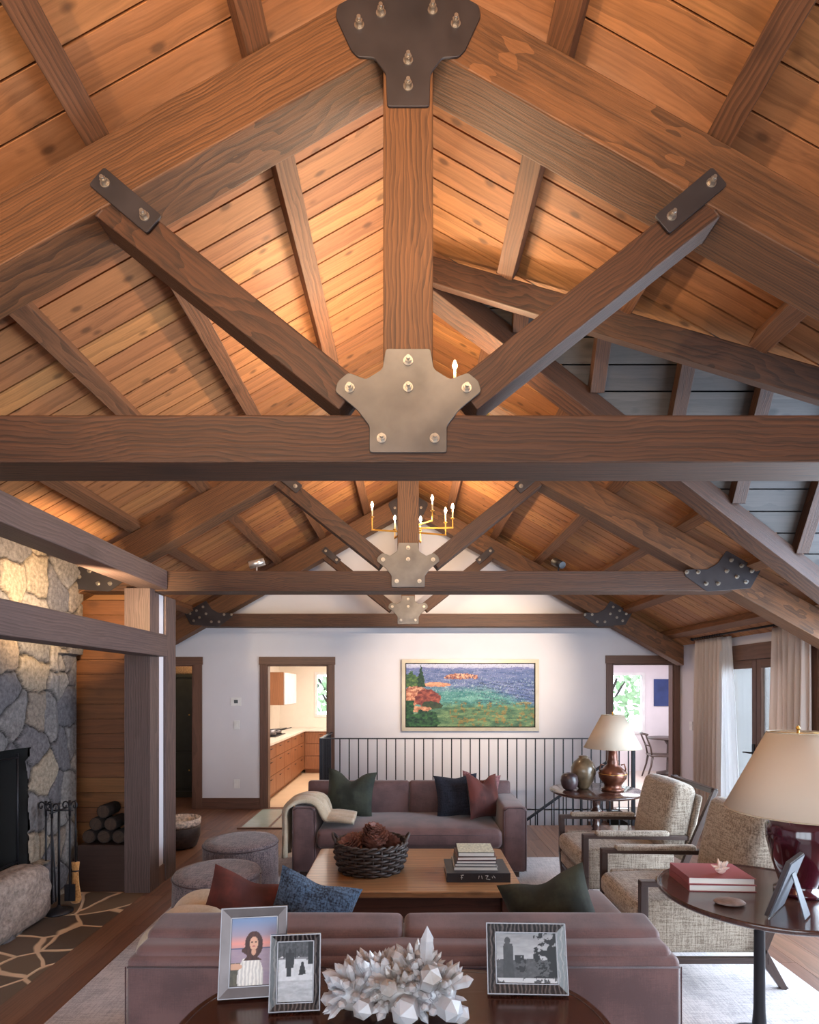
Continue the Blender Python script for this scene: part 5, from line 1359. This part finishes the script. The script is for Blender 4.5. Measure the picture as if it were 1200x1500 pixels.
for k, bx_ in enumerate((-3.66, -3.26)):
    o = thing('storage_basket', ['tan storage basket on top of the armoire, left', 'tan storage basket on top of the armoire, right'][k], 'basket', (bx_, 9.48, 1.981))
    m = MB(); m.rbox(-.17, .17, -.16, .16, 0, .16, .03, n=8); m.build('body', M['basketry'], o); m = MB(); m.rbox(-.18, .18, -.17, .17, .161, .19, .012, n=6); m.build('rim', M['walnut'], o)
# basket on the floor beyond the post
bk2 = thing('storage_basket', 'patterned white and dark woven basket on the floor behind the narrow post', 'basket', (-2.52, 6.35, .001))
m = MB(); m.lathe([(.12, 0), (.17, .02), (.205, .12), (.21, .22), (.20, .24)], n=36); m.build('body', M['wicker'], bk2)
m = MB(); m.lathe([(.20, .241), (.212, .26), (.215, .32), (.20, .325), (.195, .25)], n=36); m.build('rim_band', plain('cream_pattern', (206, 190, 176), .8, nz=.6, nscale=38), bk2)
# ------------------------------------------------------------------ dining room beyond right doorway
roombox('dining', 2.7, 5.85, 12.2, 2.5, plain('pale_lilac_white_wall', (226, 218, 222), .85, nz=.02), plain('honey_floor', (214, 196, 184), .3, nz=.06, nscale=3), wins=[(4.20, 5.03, .79, 2.09)])
m = MB()
for a in ((4.20, 4.26, .79, 2.09), (4.97, 5.03, .79, 2.09), (4.26, 4.97, .79, .85), (4.26, 4.97, 2.03, 2.09)): m.box(a[0], a[1], 12.17, 12.26, a[2], a[3])
wo = struct(m.build('window_5', M['plastic'])); g = MB(); g.box(4.26, 4.97, 12.22, 12.226, .85, 2.03); g.build('glass_pane', M['glass'], wo)
bp = thing('blue_picture', 'small dark blue unframed picture on the dining room wall', 'picture', (5.39, 12.2, 1.38))
m = MB(); m.box(-.165, .165, -.03, -.001, 0, .57); m.build('canvas', plain('deep_blue_paint', (50, 66, 118), .6, nz=.3, nscale=4), bp)
def dchair(label, loc, rz):
    r = thing('dining_chair', label, 'dining chair', loc, rz, 'dark curved dining chairs')
    m = MB(); m.rbox(-.22, .22, -.22, .22, .43, .47, .02, n=8); m.build('seat', M['walnut'], r)
    for sx in (-1, 1):
        m = MB(); m.tube([(sx * .19, -.18, .43), (sx * .20, -.22, .25), (sx * .21, -.30, 0.0)], .018, 8, [.022, .018, .014]); m.build('leg', M['walnut'], r)
        m = MB(); m.tube([(sx * .19, .18, .43), (sx * .20, .21, .25), (sx * .21, .29, 0.0)], .018, 8, [.022, .018, .014]); m.build('leg', M['walnut'], r)
        m = MB(); m.tube([(sx * .19, .19, .45), (sx * .20, .22, .62), (sx * .21, .29, .80), (sx * .20, .31, .86)], .016, 8); m.build('back_post', M['walnut'], r)
    m = MB(); m.tube([(-.23, .28, .86), (-.12, .335, .87), (0, .35, .87), (.12, .335, .87), (.23, .28, .86)], .022, 8); m.build('crest_rail', M['walnut'], r)
    m = MB(); m.tube([(-.20, .235, .64), (0, .28, .65), (.20, .235, .64)], .012, 8); m.build('cross_rail', M['walnut'], r)
    return r
d1 = dchair('dark curved dining chair nearer the window in the dining room', (4.92, 11.2, .003), R(80))
dup(d1, (5.14, 10.35, .003), R(-70), 'dark curved dining chair at the right edge of the dining doorway')
dt = thing('dining_table', 'dining table partly hidden behind the doorway frame', 'table', (5.34, 11.72, .003))
m = MB(); m.lathe([(.001, .72), (.44, .72), (.45, .735), (.44, .75), (.001, .75)], n=40); m.build('tabletop', M['walnut'], dt)
m = MB(); m.lathe([(.25, 0), (.25, .03), (.06, .08), (.05, .6), (.12, .72)], n=24); m.build('pedestal', M['walnut'], dt)
# ------------------------------------------------------------------ outdoors
m = MB(); m.box(XR + .14, 5.95, 8.30, 8.478, -.03, 2.6); struct(m.build('wall_exterior', plain('white_render', (232, 234, 236), .9, nz=.03)))
def foliage(name, label, loc, r_, n, seed, c, sz=.12):
    rnd = random.Random(seed); root = thing(name, label, 'tree', loc)
    m = MB()
    for k in range(n):
        d = Vector((rnd.gauss(0, 1), rnd.gauss(0, 1), rnd.gauss(0, 1))).normalized() * (r_ * rnd.uniform(.35, 1) ** .5); d.z = abs(d.z) * 1.2 + 0.5 if False else d.z
        a = Vector((rnd.gauss(0, 1), rnd.gauss(0, 1), rnd.gauss(0, 1))).normalized(); b = a.cross(d).normalized()
        s = sz * rnd.uniform(.5, 1.2); p = d + Vector((0, 0, r_ + .6))
        m.add([p, p + a * s * .5 + b * s * .3, p + a * s, p + a * s * .5 - b * s * .3], [(0, 1, 2, 3)])
    m.build('foliage', c, root); t = MB(); t.tube([(0, 0, -0.1), (.05, 0, r_ * .6), (0, .05, r_ + .6)], .07); 
    for k in range(6):
        a = k; t.tube([(0, 0, r_ * .5), (math.cos(a) * r_ * .4, math.sin(a) * r_ * .4, r_ + .3)], .03)
    t.build('trunk', M['bark'], root)
lm = plain('pale_leaf', (128, 158, 118), .7, nz=.3)
foliage('garden_tree', 'leafy green tree outside the dining room window', (5.1, 15.2, 0), 1.7, 900, 4, lm, .3)
foliage('garden_tree', 'leafy green tree outside the kitchen window', (-1.9, 15.6, 0), 1.7, 900, 6, lm, .3)
foliage('garden_tree', 'leafy green tree outside the french doors', (8.2, 11.2, 0), 1.5, 900, 9, lm, .28)
m = MB(); m.box(XR + .13, 16, -6, 20, -.2, -.03); m.box(-8, XR + .13, 12.6, 20, -.2, -.03); struct(m.build('terrace_ground', plain('pale_terrace_stone', (206, 204, 200), .8, nz=.1, nscale=2)))
m = MB()
for yy in (8.6, 10.4): m.box(6.4, 6.5, yy, yy + .1, -.03, 2.5)
m.box(6.38, 6.52, 6.0, 11.5, 2.5, 2.62)
tag(m.build('terrace_pergola', M['trim']), 'brown timber posts and beam outside the french doors', 'pergola')
